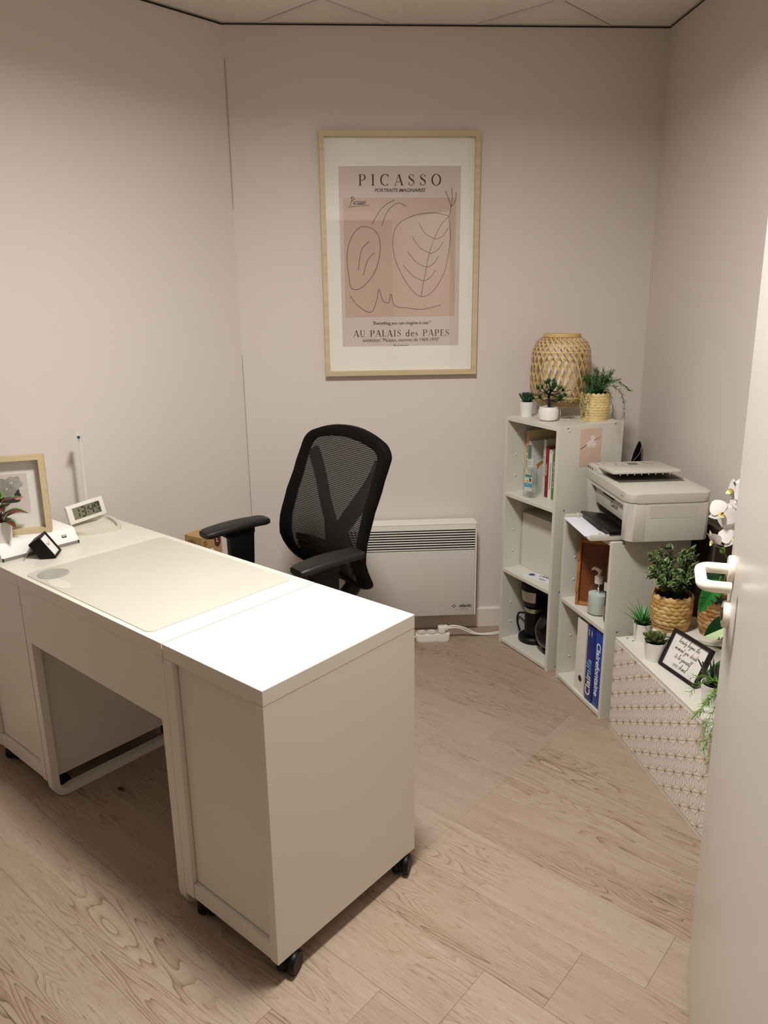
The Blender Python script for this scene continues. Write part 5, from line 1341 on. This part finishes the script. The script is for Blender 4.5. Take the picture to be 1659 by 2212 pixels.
# ------------------------------------------------------------------ plants
def leaf_mat(name, edge, mid, rough=0.4, w0=0.12, w1=0.38, rib=None):
    """leaf colour from mid rib to margin through the leaf's own uv"""
    if name in MATS: return MATS[name]
    m = bpy.data.materials.new(name); m.use_nodes = True; nt = m.node_tree; N = nt.nodes; L = nt.links; b = N['Principled BSDF']
    uv = N.new('ShaderNodeUVMap'); sp = N.new('ShaderNodeSeparateXYZ'); L.new(uv.outputs[0], sp.inputs[0])
    a = N.new('ShaderNodeMath'); a.operation = 'SUBTRACT'; L.new(sp.outputs[1], a.inputs[0]); a.inputs[1].default_value = 0.5
    ab = N.new('ShaderNodeMath'); ab.operation = 'ABSOLUTE'; L.new(a.outputs[0], ab.inputs[0])
    nz = N.new('ShaderNodeTexNoise'); nz.inputs['Scale'].default_value = 9; L.new(uv.outputs[0], nz.inputs['Vector'])
    ad = N.new('ShaderNodeMath'); ad.operation = 'MULTIPLY_ADD'; L.new(nz.outputs['Fac'], ad.inputs[0]); ad.inputs[1].default_value = 0.22; L.new(ab.outputs[0], ad.inputs[2])
    sb = N.new('ShaderNodeMath'); sb.operation = 'SUBTRACT'; L.new(ad.outputs[0], sb.inputs[0]); sb.inputs[1].default_value = 0.11
    rp = N.new('ShaderNodeValToRGB'); e = rp.color_ramp.elements
    e[0].position = w0; e[0].color = (*lin(mid), 1); e[1].position = w1; e[1].color = (*lin(edge), 1)
    if rib: q = e.new(0.02); q.color = (*lin(rib), 1)
    L.new(sb.outputs[0], rp.inputs['Fac'])
    oi = N.new('ShaderNodeObjectInfo'); hs = N.new('ShaderNodeHueSaturation'); mr = N.new('ShaderNodeMapRange')
    L.new(oi.outputs['Random'], mr.inputs[0]); mr.inputs[3].default_value = 0.75; mr.inputs[4].default_value = 1.25
    L.new(mr.outputs[0], hs.inputs['Value']); L.new(rp.outputs['Color'], hs.inputs['Color']); L.new(hs.outputs['Color'], b.inputs['Base Color'])
    b.inputs['Roughness'].default_value = rough
    MATS[name] = m; return m

def leaf_mesh(name, Ln, W, mat, bend=0.15, fold=0.2, shape='ovate', nl=6, nw=4, thick=0.0):
    def wd(u):
        if shape == 'lance': return max(0.02, (1-u)**0.75*(0.55+0.45*min(1, u*6)))
        if shape == 'round': return max(0.04, sin(pi*min(0.985, u**0.75))**0.55)
        if shape == 'spoon': return max(0.05, (0.35+0.65*u)*(1 if u < 0.75 else sqrt(max(0.0, 1-((u-0.75)/0.26)**2))))
        return max(0.03, sin(pi*min(0.99, u**0.72))**0.9)
    b = MB()
    def f(u, v):
        s = (v-0.5)*2; w = W/2*wd(u)
        return Vector((Ln*u*(1-0.12*abs(bend)*u), w*s, -bend*Ln*u*u+fold*w*abs(s)+(-thick*(1-s*s) if thick else 0)))
    b.surf(f, nl, nw, uv=True)
    if thick:
        b.surf(lambda u, v: Vector((Ln*u*(1-0.12*abs(bend)*u), W/2*wd(u)*(v-0.5)*2, -bend*Ln*u*u+fold*W/2*wd(u)*abs(v-0.5)*2+thick*(1-((v-0.5)*2)**2)*(1-u*u)*0.5)), nl, nw, uv=True)
    return b.mesh(name, mat, 'keep' if False else True, 80)

def orient(p, d, up=(0, 0, 1)):
    x = Vector(d).normalized(); u = Vector(up)
    y = u.cross(x)
    if y.length < 1e-4: y = Vector((0, 1, 0)).cross(x)
    y.normalize(); z = x.cross(y)
    return Matrix(((x.x, y.x, z.x, p[0]), (x.y, y.y, z.y, p[1]), (x.z, y.z, z.z, p[2]), (0, 0, 0, 1)))

def pot_parts(t, r0, r1, h, mat=None, soil=0.85):
    MB().lathe([(r0, 0), (r1, h), (r1-0.0025, h), (r1-0.004, h*0.9), (r0*0.9, 0.004)], 36, cap1=True).build('pot', mat or M_pot, t, smooth=True, angle=50)
    rs = (r0+(r1-r0)*soil)-0.0022
    MB().lathe([(0.001, h*soil+0.002), (rs*0.6, h*soil+0.0015), (rs, h*soil)], 24, cap0=True, cap1=False).build('soil', M_soil, t, smooth=True)
    return h*soil

def rosette(t, z, n, Lr, Wr, me_fn, rise=(75, 15), seed=1, golden=137.5, name='leaf', scale=(0.55, 1.0)):
    rnd = random.Random(seed); meshes = me_fn
    for k in range(n):
        f = k/(n-1); el = radians(rise[0]+(rise[1]-rise[0])*f+rnd.uniform(-4, 4)); az = radians(k*golden+rnd.uniform(-6, 6))
        s = scale[0]+(scale[1]-scale[0])*f**0.7
        d = Vector((cos(az)*cos(el), sin(az)*cos(el), sin(el)))
        obj(name, meshes[k % len(meshes)], t, orient((0.004*cos(az), 0.004*sin(az), z), d) @ Matrix.Scale(s, 4))

# --- small pots on the tall shelf
def succulent_a():
    t = put(S1, 'potted_succulent', 0.042, 0.075, 1.026, 0, 'dark green pointed succulent in small white pot, left on the tall shelf', 'plant')
    z = pot_parts(t, 0.023, 0.031, 0.062)
    lm = leaf_mat('succ_dark', '#1d3a2a', '#2c4f38', 0.45)
    me = [leaf_mesh('leaf', 0.056, 0.019, lm, -0.25, 0.55, 'ovate', thick=0.003)]
    rosette(t, z, 28, 0, 0, me, (86, 30), 2, scale=(0.8, 0.95))
succulent_a()
def bonsai():
    t = put(S1, 'potted_bonsai', 0.178, 0.080, 1.026, 0, 'small artificial bonsai in a round white pot in front of the lantern', 'plant')
    MB().lathe([(0.026, 0), (0.036, 0.006), (0.0405, 0.022), (0.040, 0.042), (0.035, 0.056), (0.032, 0.057), (0.033, 0.050), (0.025, 0.048)], 36).build('pot', M_pot, t, smooth=True)
    MB().lathe([(0.001, 0.052), (0.032, 0.0505)], 24, cap1=False).build('soil', M_soil, t, smooth=True)
    bark = pm('bonsai_bark', '#1f1a14', 0.8, var=0.3, vscale=60); lm = leaf_mat('bonsai_leaf', '#1f4a22', '#3a6b2c', 0.5)
    trunk = catmull([(0.002, 0, 0.05), (0.0, 0, 0.075), (-0.003, 0, 0.095), (0.006, 0, 0.118)], 5)
    MB().tube(trunk, [0.0065-0.0025*k/(len(trunk)-1) for k in range(len(trunk))], 8).build('trunk', bark, t, smooth=True)
    rnd = random.Random(5); blade = leaf_mesh('needle_leaf', 0.022, 0.0085, lm, 0.1, 0.3, 'lance', 3, 2)
    clusters = [(-0.050, 0.0, 0.080), (-0.052, 0.01, 0.118), (-0.040, -0.02, 0.118), (-0.018, 0.01, 0.142), (-0.008, -0.01, 0.140), (0.004, 0.015, 0.146), (0.022, 0.0, 0.138), (0.036, -0.01, 0.128), (0.030, 0.02, 0.122), (0.008, -0.02, 0.108), (0.055, 0.0, 0.096), (0.066, -0.015, 0.088), (0.068, 0.012, 0.100), (0.045, 0.015, 0.084), (0.058, 0.01, 0.118), (0.018, -0.01, 0.120)]
    clusters = [(c[0]*1.18, c[1]*1.1, 0.05+(c[2]-0.05)*1.08) for c in clusters]
    for c in clusters:
        b0 = trunk[7 if c[2] < 0.1 else 12 if c[2] < 0.125 else 15]
        m = Vector(((b0.x+c[0])/2, (b0.y+c[1])/2, (b0.z+c[2])/2-0.006))
        MB().tube([tuple(b0), tuple(m), c], [0.0028, 0.002, 0.0014], 6).build('branch', bark, t, smooth=True)
        b = MB()
        for k in range(22):
            az = rnd.uniform(0, 2*pi); el = rnd.uniform(-0.15, 1.4); d = Vector((cos(az)*cos(el), sin(az)*cos(el), sin(el)))
            tmp = bmesh.new(); tmp.from_mesh(blade); bmesh.ops.transform(tmp, matrix=orient(c, d), verts=tmp.verts)
            me2 = bpy.data.meshes.new('tmp'); tmp.to_mesh(me2); tmp.free(); b.bm.from_mesh(me2); bpy.data.meshes.remove(me2)
        tag(b.build('leaf_tuft', lm, t, smooth=True), kind='stuff')
bonsai()

def frond_mesh(pts, mat, nlen=0.014, step=0.0042, seed=0, rad=0.0009, nw=0.0016):
    """trailing stem with fine needles"""
    rnd = random.Random(seed); b = MB(); P = catmull(pts, 8)
    b.tube(P, [rad*(1-0.5*i/len(P)) for i in range(len(P))], 5)
    dist = 0.0; side = 0
    for i in range(1, len(P)):
        seg = (P[i]-P[i-1]).length; dist += seg
        if dist < step: continue
        dist = 0.0
        tan = (P[i]-P[i-1]).normalized()
        for q in range(4):
            az = rnd.uniform(0, 2*pi); x = tan.orthogonal().normalized(); y = tan.cross(x)
            rad_d = (x*cos(az)+y*sin(az)); d = (rad_d*0.95+tan*0.55).normalized()
            ln = nlen*rnd.uniform(0.6, 1.1); w = rad_d.cross(tan).normalized()*nw/2
            p0 = P[i]; p1 = p0+d*ln*0.6+tan*ln*0.05; p2 = p0+d*ln+tan*ln*0.18
            v = [b.bm.verts.new(p0-w*0.6), b.bm.verts.new(p0+w*0.6), b.bm.verts.new(p1+w), b.bm.verts.new(p1-w), b.bm.verts.new(p2)]
            b.bm.faces.new((v[0], v[1], v[2], v[3])); b.bm.faces.new((v[3], v[2], v[4]))
    return b.mesh('frond', mat, False)

def strand_meshes(Ls, Ws, mats):
    out = []
    for k, m in enumerate(mats):
        b = MB()
        def f(u, v):
            a = 2*pi*v; r = sin(pi*min(0.97, max(0.03, u)))**0.45
            return Vector((Ls*(u-0.5), Ws*0.30*r*cos(a)+0.16*Ws*sin(pi*u), Ws*0.62*r*sin(a)))
        b.surf(f, 8, 8); bmesh.ops.remove_doubles(b.bm, verts=b.bm.verts, dist=1e-5); out.append(b.mesh('straw_strand', m, True, 80))
    return out
def basket(t, prof, rows, n, mats, join=False, seed=0, rim=True):
    """chunky twisted weave: overlapping strands in rows around a liner"""
    rnd = random.Random(seed); h = prof[-1][1]
    def rad(z):
        for (r0, z0), (r1, z1) in zip(prof, prof[1:]):
            if z <= z1: return r0+(r1-r0)*(z-z0)/(z1-z0)
        return prof[-1][0]
    MB().lathe([(r-0.006, z) for r, z in prof]+[(prof[-1][0]-0.010, h), (prof[-1][0]-0.012, h*0.8)], 32).build('liner', pm('basket_liner', '#6b4a2a', 0.85, var=0.2, vscale=40), t, smooth=True)
    rh = h/rows; rm = rad(h*0.5); Ls = 2*pi*rm/n*1.75; Ws = rh*1.25
    ms = strand_meshes(Ls, Ws, mats); pieces = []
    for r in range(rows):
        z = rh*(r+0.5); R = rad(z)
        for k in range(n):
            a = 2*pi*(k+(0.5 if r % 2 else 0))/n+rnd.uniform(-0.02, 0.02)
            tilt = (14 if r % 2 else -14)+rnd.uniform(-6, 6)
            M = RZ(math.degrees(a)) @ T(R-0.002, 0, z) @ RZ(-90) @ RY(tilt) @ Matrix.Diagonal((1, 1, rnd.uniform(0.85, 1.12), 1))
            pieces.append((ms[rnd.randrange(len(ms))], M))
    if rim:
        for k in range(n):
            for s in (-1, 1):
                a = 2*pi*(k+0.25*s)/n; M = RZ(math.degrees(a)) @ T(rad(h)-0.002, 0, h-0.001) @ RZ(-90) @ RY(38*s) @ Matrix.Scale(0.62, 4)
                pieces.append((ms[0], M))
    if join:
        b = MB()
        for me, M in pieces:
            n0 = len(b.bm.verts); b.bm.from_mesh(me); b.bm.verts.ensure_lookup_table()
            bmesh.ops.transform(b.bm, matrix=M, verts=b.bm.verts[n0:])
        tag(b.build('weave', mats[0], t, smooth=True, angle=80), kind='stuff')
    else:
        for me, M in pieces: obj('straw_strand', me, t, M)
STRAW = [pm('straw_a', '#c9a261', 0.6, var=0.12, vscale=60), pm('straw_b', '#b98d4c', 0.6, var=0.12, vscale=60), pm('straw_c', '#d6b67c', 0.6, var=0.12, vscale=60)]
STRAWB = [pm('straw_brown_a', '#b08250', 0.6, var=0.12, vscale=60), pm('straw_brown_b', '#9c6c3c', 0.6, var=0.12, vscale=60), pm('straw_brown_c', '#c2996a', 0.6, var=0.12, vscale=60)]
STRAWP = [pm('straw_pale', '#d9bf86', 0.6, var=0.12, vscale=60), pm('straw_pale_b', '#c8a96b', 0.6, var=0.12, vscale=60)]

def fern_basket():
    t = put(S1, 'fern_basket', 0.250, 0.255, 1.026, 0, 'pale woven basket with trailing fern at the right of the tall shelf', 'plant')
    basket(t, [(0.047, 0), (0.056, 0.05), (0.056, 0.105)], 10, 18, STRAWP, join=True, seed=4)
    gm = pm('fern_green', '#35622c', 0.5, var=0.25, vscale=40)
    rnd = random.Random(8)
    S = [  # end offsets in shelf-local coordinates
      [(0, 0, 0.10), (-0.05, -0.06, 0.125), (-0.085, -0.115, 0.085), (-0.115, -0.165, 0.030)],
      [(0, 0, 0.10), (0.03, -0.05, 0.125), (0.045, -0.085, 0.07), (0.05, -0.10, 0.026)],
      [(0, 0, 0.10), (0.06, -0.02, 0.14), (0.115, -0.03, 0.11), (0.14, -0.035, 0.06), (0.15, -0.04, 0.03)],
      [(0, 0, 0.10), (0.07, 0.0, 0.155), (0.125, 0.0, 0.165), (0.175, 0.0, 0.135)],
      [(0, 0, 0.10), (0.06, 0.02, 0.14), (0.12, 0.02, 0.115), (0.15, 0.015, 0.06), (0.155, 0.01, 0.03)],
      [(0, 0, 0.10), (0.005, -0.05, 0.12), (0.012, -0.075, 0.085), (0.016, -0.085, 0.055)]]
    for k in range(34):
        a = rnd.uniform(0, 2*pi); L_ = rnd.uniform(0.03, 0.085)
        S.append([(0.02*cos(a), 0.02*sin(a), 0.10), (0.6*L_*cos(a), 0.6*L_*sin(a), 0.14+rnd.uniform(0, 0.03)), (L_*cos(a), L_*sin(a)*0.8, 0.155+rnd.uniform(-0.01, 0.045))])
    for k, p in enumerate(S): obj('frond', frond_mesh(p, gm, 0.020, 0.0042, k, nw=0.0021), t)
fern_basket()

# --- things on the low bench
GREEN_LIGHT = pm('fern_light', '#6f9a3a', 0.5, var=0.25, vscale=40)
def grass_pot():
    t = put(BN, 'potted_grass', 0.036, 0.078, 0.357, 0, 'spiky green grass plant in small white pot at the far end of the bench', 'plant')
    z = pot_parts(t, 0.026, 0.034, 0.066)
    lm = leaf_mat('grass_green', '#5f9b4c', '#2f7040', 0.4)
    me = [leaf_mesh('leaf', 0.110, 0.012, lm, 0.18, 0.5, 'lance', 8, 2), leaf_mesh('leaf', 0.092, 0.012, lm, 0.36, 0.5, 'lance', 8, 2)]
    rosette(t, z-0.004, 34, 0, 0, me, (86, 36), 6, scale=(0.85, 0.9))
grass_pot()
def succulent_b():
    t = put(BN, 'potted_succulent', 0.182, 0.046, 0.357, 0, 'broad-leaved olive green succulent in small white pot beside the black frame', 'plant')
    z = pot_parts(t, 0.027, 0.035, 0.066)
    lm = leaf_mat('succ_olive', '#6d7040', '#3f5a2c', 0.4)
    me = [leaf_mesh('leaf', 0.046, 0.028, lm, -0.28, 0.35, 'spoon', thick=0.0025)]
    rosette(t, z+0.004, 26, 0, 0, me, (80, 6), 9, scale=(0.45, 1.05))
succulent_b()
def quote_frame():
    t = put(BN, 'quote_frame', 0.214, 0.052, 0.357, 8.6, 'black frame with handwritten quote leaning on the bench', 'picture frame')
    t.rotation_euler = (radians(-24), 0, radians(BN.deg+8.6))
    Wd, H = 0.176, 0.128
    bl = pm('black_frame', '#191315', 0.45, var=0.1)
    rails(t, 0, Wd, 0, H, 0.0095, -0.010, 0.004, bl)
    MB().box(0.004, Wd-0.004, -0.003, 0.003, 0.004, H-0.004).build('quote_sheet', M_paper, t)
    F = axes((1, 0, 0), (0, 0, 1), (Wd/2, -0.0034, 0))
    hand_text('lettering', ['beauty begins the', 'moment you decide', 'to be yourself', '- coco chanel -'], 0.0082, 0.0250, 0.0010, M_ink, t, F @ T(-0.006, 0.095, 0), slant=0.3)
    MB().box(0.008, Wd-0.008, -0.0075, -0.0068, 0.008, H-0.008).build('glass_pane', glass_mat('frame_glass'), t)
quote_frame()
def step_box():
    o = BN.p(0.112, 0.070, 0.357)
    t = thing('step_box', o, -33, 'low white wooden step carrying the two baskets on the bench', 'step')
    MB().box(0, 0.225, 0, 0.185, 0.060, 0.073, 0.001).build('step_top', M_white2, t)
    MB().box(0.003, 0.222, 0.004, 0.014, 0, 0.060).build('step_front', M_white2, t)
    for x in (0.003, 0.212): MB().box(x, x+0.010, 0.014, 0.180, 0, 0.060).build('step_side', M_white2, t)
step_box()
def boxwood():
    t = thing('boxwood_basket', (0.962, 2.380, 0.430), 0, 'chunky woven basket with dense small-leaved green plant on the step', 'plant')
    basket(t, [(0.050, 0), (0.060, 0.03), (0.063, 0.075), (0.062, 0.118)], 9, 17, STRAW, seed=2)
    MB().lathe([(0.001, 0.112), (0.052, 0.108)], 20, cap1=False).build('soil', M_soil, t, smooth=True)
    lm = leaf_mat('boxwood_leaf', '#84985a', '#2c4820', 0.45, 0.16, 0.44)
    me = [leaf_mesh('leaf', 0.027, 0.018, lm, 0.15, 0.35, 'ovate', 4, 2), leaf_mesh('leaf', 0.022, 0.015, lm, -0.1, 0.3, 'ovate', 4, 2)]
    stem = pm('stem_green', '#2c3d1c', 0.6); rnd = random.Random(11); cnt = 0
    for k in range(34):
        az = rnd.uniform(0, 2*pi); reach = 0.015+0.085*sqrt(rnd.random()); hh = 0.165-0.75*reach+rnd.uniform(-0.02, 0.025)
        hh = max(0.02, hh)
        P = catmull([(0.02*cos(az), 0.02*sin(az), 0.105), (0.55*reach*cos(az), 0.55*reach*sin(az), 0.115+0.6*hh), (reach*cos(az), reach*sin(az), 0.115+hh)], 6)
        MB().tube(P, [0.0012]*len(P), 4).build('stem', stem, t)
        for i in range(4, len(P), 2):
            tan = (P[i]-P[i-1]).normalized(); ph = rnd.uniform(0, pi)
            for s in (0, pi):
                x = tan.orthogonal().normalized(); y = tan.cross(x); d = (x*cos(ph+s)+y*sin(ph+s))*0.9+tan*0.55
                obj('leaf', me[rnd.randrange(2)], t, orient(P[i], d, tan) @ Matrix.Scale(rnd.uniform(0.8, 1.15), 4)); cnt += 1
        obj('leaf', me[0], t, orient(P[-1], (P[-1]-P[-2])))
boxwood()
def monstera():
    t = thing('monstera_basket', (1.098, 2.325, 0.430), 40, 'brown woven basket with variegated split-leaf plant next to the door', 'plant')
    basket(t, [(0.048, 0), (0.058, 0.03), (0.060, 0.075), (0.059, 0.118)], 8, 15, STRAWB, seed=3)
    MB().lathe([(0.001, 0.110), (0.049, 0.106)], 20, cap1=False).build('soil', M_soil, t, smooth=True)
    dk = pm('monstera_dark', '#14401f', 0.3, var=0.2, vscale=30); md = pm('monstera_mid', '#2a7030', 0.3, var=0.2, vscale=30); cr = pm('monstera_cream', '#b9cf9a', 0.35, var=0.1, vscale=30); st = pm('monstera_stem', '#6f8f4a', 0.5)
    inv = (T(1.098, 2.325, 0.430) @ RZ(40)).inverted()
    def half(side, mat, L_, Wd, cuts, nm):
        out = [(0.0, 0.0)]; n = 26
        for i in range(1, n):
            u = i/n; w = Wd*sin(pi*u**0.72)**0.75
            c = 1.0
            for cu, depth in cuts:
                if abs(u-cu) < 0.022: c = 1-depth
            out.append((L_*u+(0.0 if c == 1 else -0.006), side*w*c))
        out.append((L_, 0.0))
        b = MB(); b.poly([(x, y, 0.0) for x, y in out])
        bmesh.ops.triangulate(b.bm, faces=b.bm.faces)
        for v in b.bm.verts: v.co.z = -0.9*v.co.x**2/L_*0.35+0.22*abs(v.co.y)
        ret = bmesh.ops.extrude_face_region(b.bm, geom=list(b.bm.faces)); 
        for g in ret['geom']:
            if isinstance(g, bmesh.types.BMVert): g.co.z -= 0.0006
        return b.mesh(nm, mat, False)
    def leaf(base, tip, nrm, ma, mb, Wd, cuts=((0.45, 0.55), (0.62, 0.6), (0.78, 0.5))):
        b_, tp = inv @ Vector(base), inv @ Vector(tip); n = inv.to_3x3() @ Vector(nrm); L_ = (tp-b_).length
        M = orient(b_, tp-b_, n)
        lf = obj('leaf', half(1, ma, L_, Wd, cuts, 'leaf'), t, M); obj('leaf_half', half(-1, mb, L_, Wd, cuts[1:], 'leaf_half'), lf)
        MB().tube(catmull([(0, 0, 0.10), tuple((b_*0.5)+Vector((0, 0, 0.10))), tuple(b_)], 6), 0.0018, 6).build('petiole', st, t, smooth=True)
    # facing the room
    leaf((1.026, 2.195, 0.668), (0.960, 2.165, 0.578), (-0.5, -0.8, 0.25), md, md, 0.027)
    leaf((1.070, 2.150, 0.545), (0.982, 2.150, 0.505), (-0.35, -0.8, 0.45), cr, dk, 0.036, ((0.6, 0.25), (0.7, 0.3)))
    leaf((1.075, 2.26, 0.62), (1.00, 2.24, 0.66), (-0.3, -0.6, 0.7), dk, dk, 0.035)
    leaf((1.10, 2.30, 0.66), (1.13, 2.22, 0.72), (-0.3, -0.6, 0.7), md, dk, 0.035)
monstera()
def orchid():
    bx, by = 1.075, 2.085
    t = thing('potted_orchid', (bx, by, 0.357), 0, 'white orchid with yellow-pink throats rising behind the door handle', 'plant')
    pot_parts(t, 0.040, 0.052, 0.095)
    pt = pm('orchid_petal', '#ece7e4', 0.55, var=0.03, vscale=20); lipm = pm('orchid_lip', '#e7dc9a', 0.5, var=0.15, vscale=60); pk = pm('orchid_pink', '#a8494e', 0.6, var=0.3, vscale=90); st = pm('orchid_stem', '#59683a', 0.5)
    O = Vector((bx, by, 0.357))
    big = leaf_mesh('petal', 0.046, 0.052, pt, 0.25, 0.05, 'round', 6, 6); sm = leaf_mesh('petal', 0.042, 0.026, pt, 0.2, 0.1, 'ovate', 6, 4); lip = leaf_mesh('lip', 0.022, 0.020, lipm, -0.5, 0.5, 'round', 5, 4); dot = MB().sphere((0, 0, 0), 0.0036, (1.4, 1, 0.6), 8, 6).mesh('throat', pk, True)
    stem = catmull([(0, 0, 0.08), (0.01, 0.03, 0.25), (0.0, 0.06, 0.42), (-0.03, 0.07, 0.56), (-0.06, 0.065, 0.63)], 8)
    MB().tube(stem, 0.0024, 7).build('stem', st, t, smooth=True)
    stem2 = catmull([(0.01, 0, 0.08), (0.0, 0.03, 0.22), (-0.03, 0.055, 0.34), (-0.07, 0.065, 0.42), (-0.105, 0.06, 0.44)], 8)
    MB().tube(stem2, 0.0022, 7).build('stem', st, t, smooth=True)
    def flower(pos, nrm, up, s):
        p = Vector(pos)-O; n = Vector(nrm).normalized(); u = Vector(up); u = (u-u.dot(n)*n).normalized(); r = u.cross(n)
        f = obj('flower', big, t, orient(p, (r*0.97+u*0.25), n) @ Matrix.Scale(s, 4))
        finv = f.matrix_basis.inverted()
        def add(me, d, nm, off=0.0, k=1.0, nn=None): obj(nm, me, f, finv @ orient(p+n*off, d, nn if nn else n) @ Matrix.Scale(s*k, 4))
        add(big, (-r*0.97+u*0.25), 'petal'); add(sm, u, 'petal', -0.001); add(sm, (-u*0.85+r*0.6), 'petal', -0.001); add(sm, (-u*0.85-r*0.6), 'petal', -0.001)
        add(lip, (-u*0.8+n*0.5), 'lip', 0.004, 1.0); add(lip, (r*0.7+n*0.6), 'lip', 0.004, 0.6); add(lip, (-r*0.7+n*0.6), 'lip', 0.004, 0.6)
        add(dot, u, 'throat', 0.006, 1.0); add(dot, r, 'throat', 0.007, 0.7)
        q = min(stem+stem2, key=lambda v: (v-p).length)
        MB().tube([tuple(q), tuple((q+p)/2+Vector((0, 0, 0.006))), tuple(p-n*0.002)], 0.0013, 5).build('flower_stalk', st, t, smooth=True)
    flower((0.992, 2.15, 0.893), (-0.45, -0.85, 0.15), (0.55, -0.2, 0.9), 1.0)
    flower((1.018, 2.15, 0.962), (-0.95, -0.15, 0.05), (0.1, -0.2, 1), 0.95)
    flower((1.026, 2.14, 0.822), (-0.15, -0.9, 0.25), (0.0, 0, 1), 0.9)
    flower((0.974, 2.15, 0.812), (-0.75, -0.25, -0.5), (-0.5, 0.1, 0.8), 0.75)
    flower((1.045, 2.15, 0.925), (0.3, -0.9, 0.2), (0.0, 0, 1), 0.8)
    for p, r, m in (((1.004, 2.15, 0.778), 0.0085, pm('bud_green', '#5d8a35', 0.4)), ((1.026, 2.15, 0.925), 0.007, pt)):
        q = Vector(p)-O; MB().sphere(q, r, (1, 1, 1.15), 12, 10).build('bud', m, t, smooth=True)
        k = min(stem+stem2, key=lambda v: (v-q).length); MB().tube([tuple(k), tuple(q)], 0.0012, 5).build('bud_stalk', st, t, smooth=True)
    olm = leaf_mat('orchid_leaf', '#2c5a2a', '#1e4320', 0.35); ol = leaf_mesh('leaf', 0.16, 0.05, olm, 0.55, 0.25, 'ovate', 8, 4)
    for a in (20, 110, 200, 285): obj('leaf', ol, t, orient((0, 0, 0.082), (cos(radians(a)), sin(radians(a)), 0.55)) @ Matrix.Scale(0.8, 4))
orchid()
def haworthia():
    t = thing('potted_aloe', (0.952, 1.995, 0.357), 0, 'dark spiky aloe in small white pot in front of the quote frame', 'plant')
    z = pot_parts(t, 0.028, 0.036, 0.068)
    lm = leaf_mat('aloe_dark', '#20301f', '#2a3f28', 0.4); me = [leaf_mesh('leaf', 0.085, 0.016, lm, -0.12, 0.5, 'lance', 6, 4, thick=0.004)]
    rosette(t, z, 15, 0, 0, me, (84, 42), 4, scale=(0.8, 1.0))
haworthia()
def trailing_fern():
    t = thing('potted_trailing_fern', (0.985, 1.895, 0.357), 0, 'light green trailing fern spilling over the bench edge by the door', 'plant')
    z = pot_parts(t, 0.030, 0.038, 0.072)
    rnd = random.Random(21); O = Vector((0.985, 1.895, 0.357)); b0 = (0, 0, 0.062)
    ends = [[(0.90, 1.91, 0.490), (0.855, 1.93, 0.478)], [(0.915, 1.92, 0.475), (0.860, 1.94, 0.430)], [(0.915, 1.88, 0.455), (0.87, 1.89, 0.400), (0.852, 1.89, 0.372)],
            [(0.91, 1.86, 0.44), (0.875, 1.85, 0.38), (0.868, 1.845, 0.325)], [(0.925, 1.86, 0.44), (0.89, 1.85, 0.36), (0.872, 1.845, 0.30)],
            [(0.935, 1.85, 0.45), (0.895, 1.83, 0.38), (0.886, 1.825, 0.30), (0.884, 1.822, 0.262)], [(0.94, 1.84, 0.45), (0.898, 1.82, 0.36), (0.892, 1.815, 0.27), (0.890, 1.81, 0.225)],
            [(0.93, 1.90, 0.465), (0.89, 1.905, 0.42), (0.878, 1.90, 0.385)], [(0.945, 1.89, 0.48), (0.90, 1.88, 0.46), (0.885, 1.875, 0.43)],
            [(1.0, 1.95, 0.50), (1.02, 1.99, 0.48)], [(1.03, 1.88, 0.50), (1.07, 1.88, 0.47)], [(0.99, 1.84, 0.5), (0.99, 1.80, 0.46)]]
    for k, e in enumerate(ends):
        P = [b0]+[tuple(Vector(q)-O) for q in e]; obj('frond', frond_mesh(P, GREEN_LIGHT, 0.022, 0.0055, k+40, 0.0012, 0.0024), t)
trailing_fern()
def dark_panel():
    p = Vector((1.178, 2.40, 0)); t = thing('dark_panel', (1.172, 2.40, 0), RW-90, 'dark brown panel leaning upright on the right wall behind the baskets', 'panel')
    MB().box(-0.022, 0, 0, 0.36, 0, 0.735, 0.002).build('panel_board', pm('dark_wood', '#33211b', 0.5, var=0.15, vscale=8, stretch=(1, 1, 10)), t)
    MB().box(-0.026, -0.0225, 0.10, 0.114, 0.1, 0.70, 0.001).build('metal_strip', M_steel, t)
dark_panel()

# --- foliage plant on the desk riser
def coleus():
    t = on_desk('potted_coleus', -1.268, 0.054, 0, 'red and green leafed plant in white pot in front of the wooden frame', 'plant', z=0.80)
    z = pot_parts(t, 0.027, 0.034, 0.066)
    lm = leaf_mat('coleus_leaf', '#6da352', '#5c2a2b', 0.4, 0.28, 0.40, rib='#7a3a3a'); me = leaf_mesh('leaf', 0.068, 0.042, lm, 0.55, 0.30, 'ovate', 8, 6)
    st = pm('coleus_stem', '#5a3a2c', 0.6); rnd = random.Random(14)
    for k in range(15):
        az = radians(k*137.5+20); f = k/14; hh = 0.125-0.060*f+rnd.uniform(-0.006, 0.006); r = 0.006+0.022*f
        base = (r*cos(az), r*sin(az), hh)
        MB().tube(catmull([(0.004*cos(az), 0.004*sin(az), z), (0.5*r*cos(az), 0.5*r*sin(az), (z+hh)/2), base], 4), 0.0014, 5).build('stem', st, t)
        el = radians(48-30*f); obj('leaf', me, t, orient(base, (cos(az)*cos(el), sin(az)*cos(el), sin(el))) @ Matrix.Scale(rnd.uniform(0.78, 1.05), 4))
coleus()
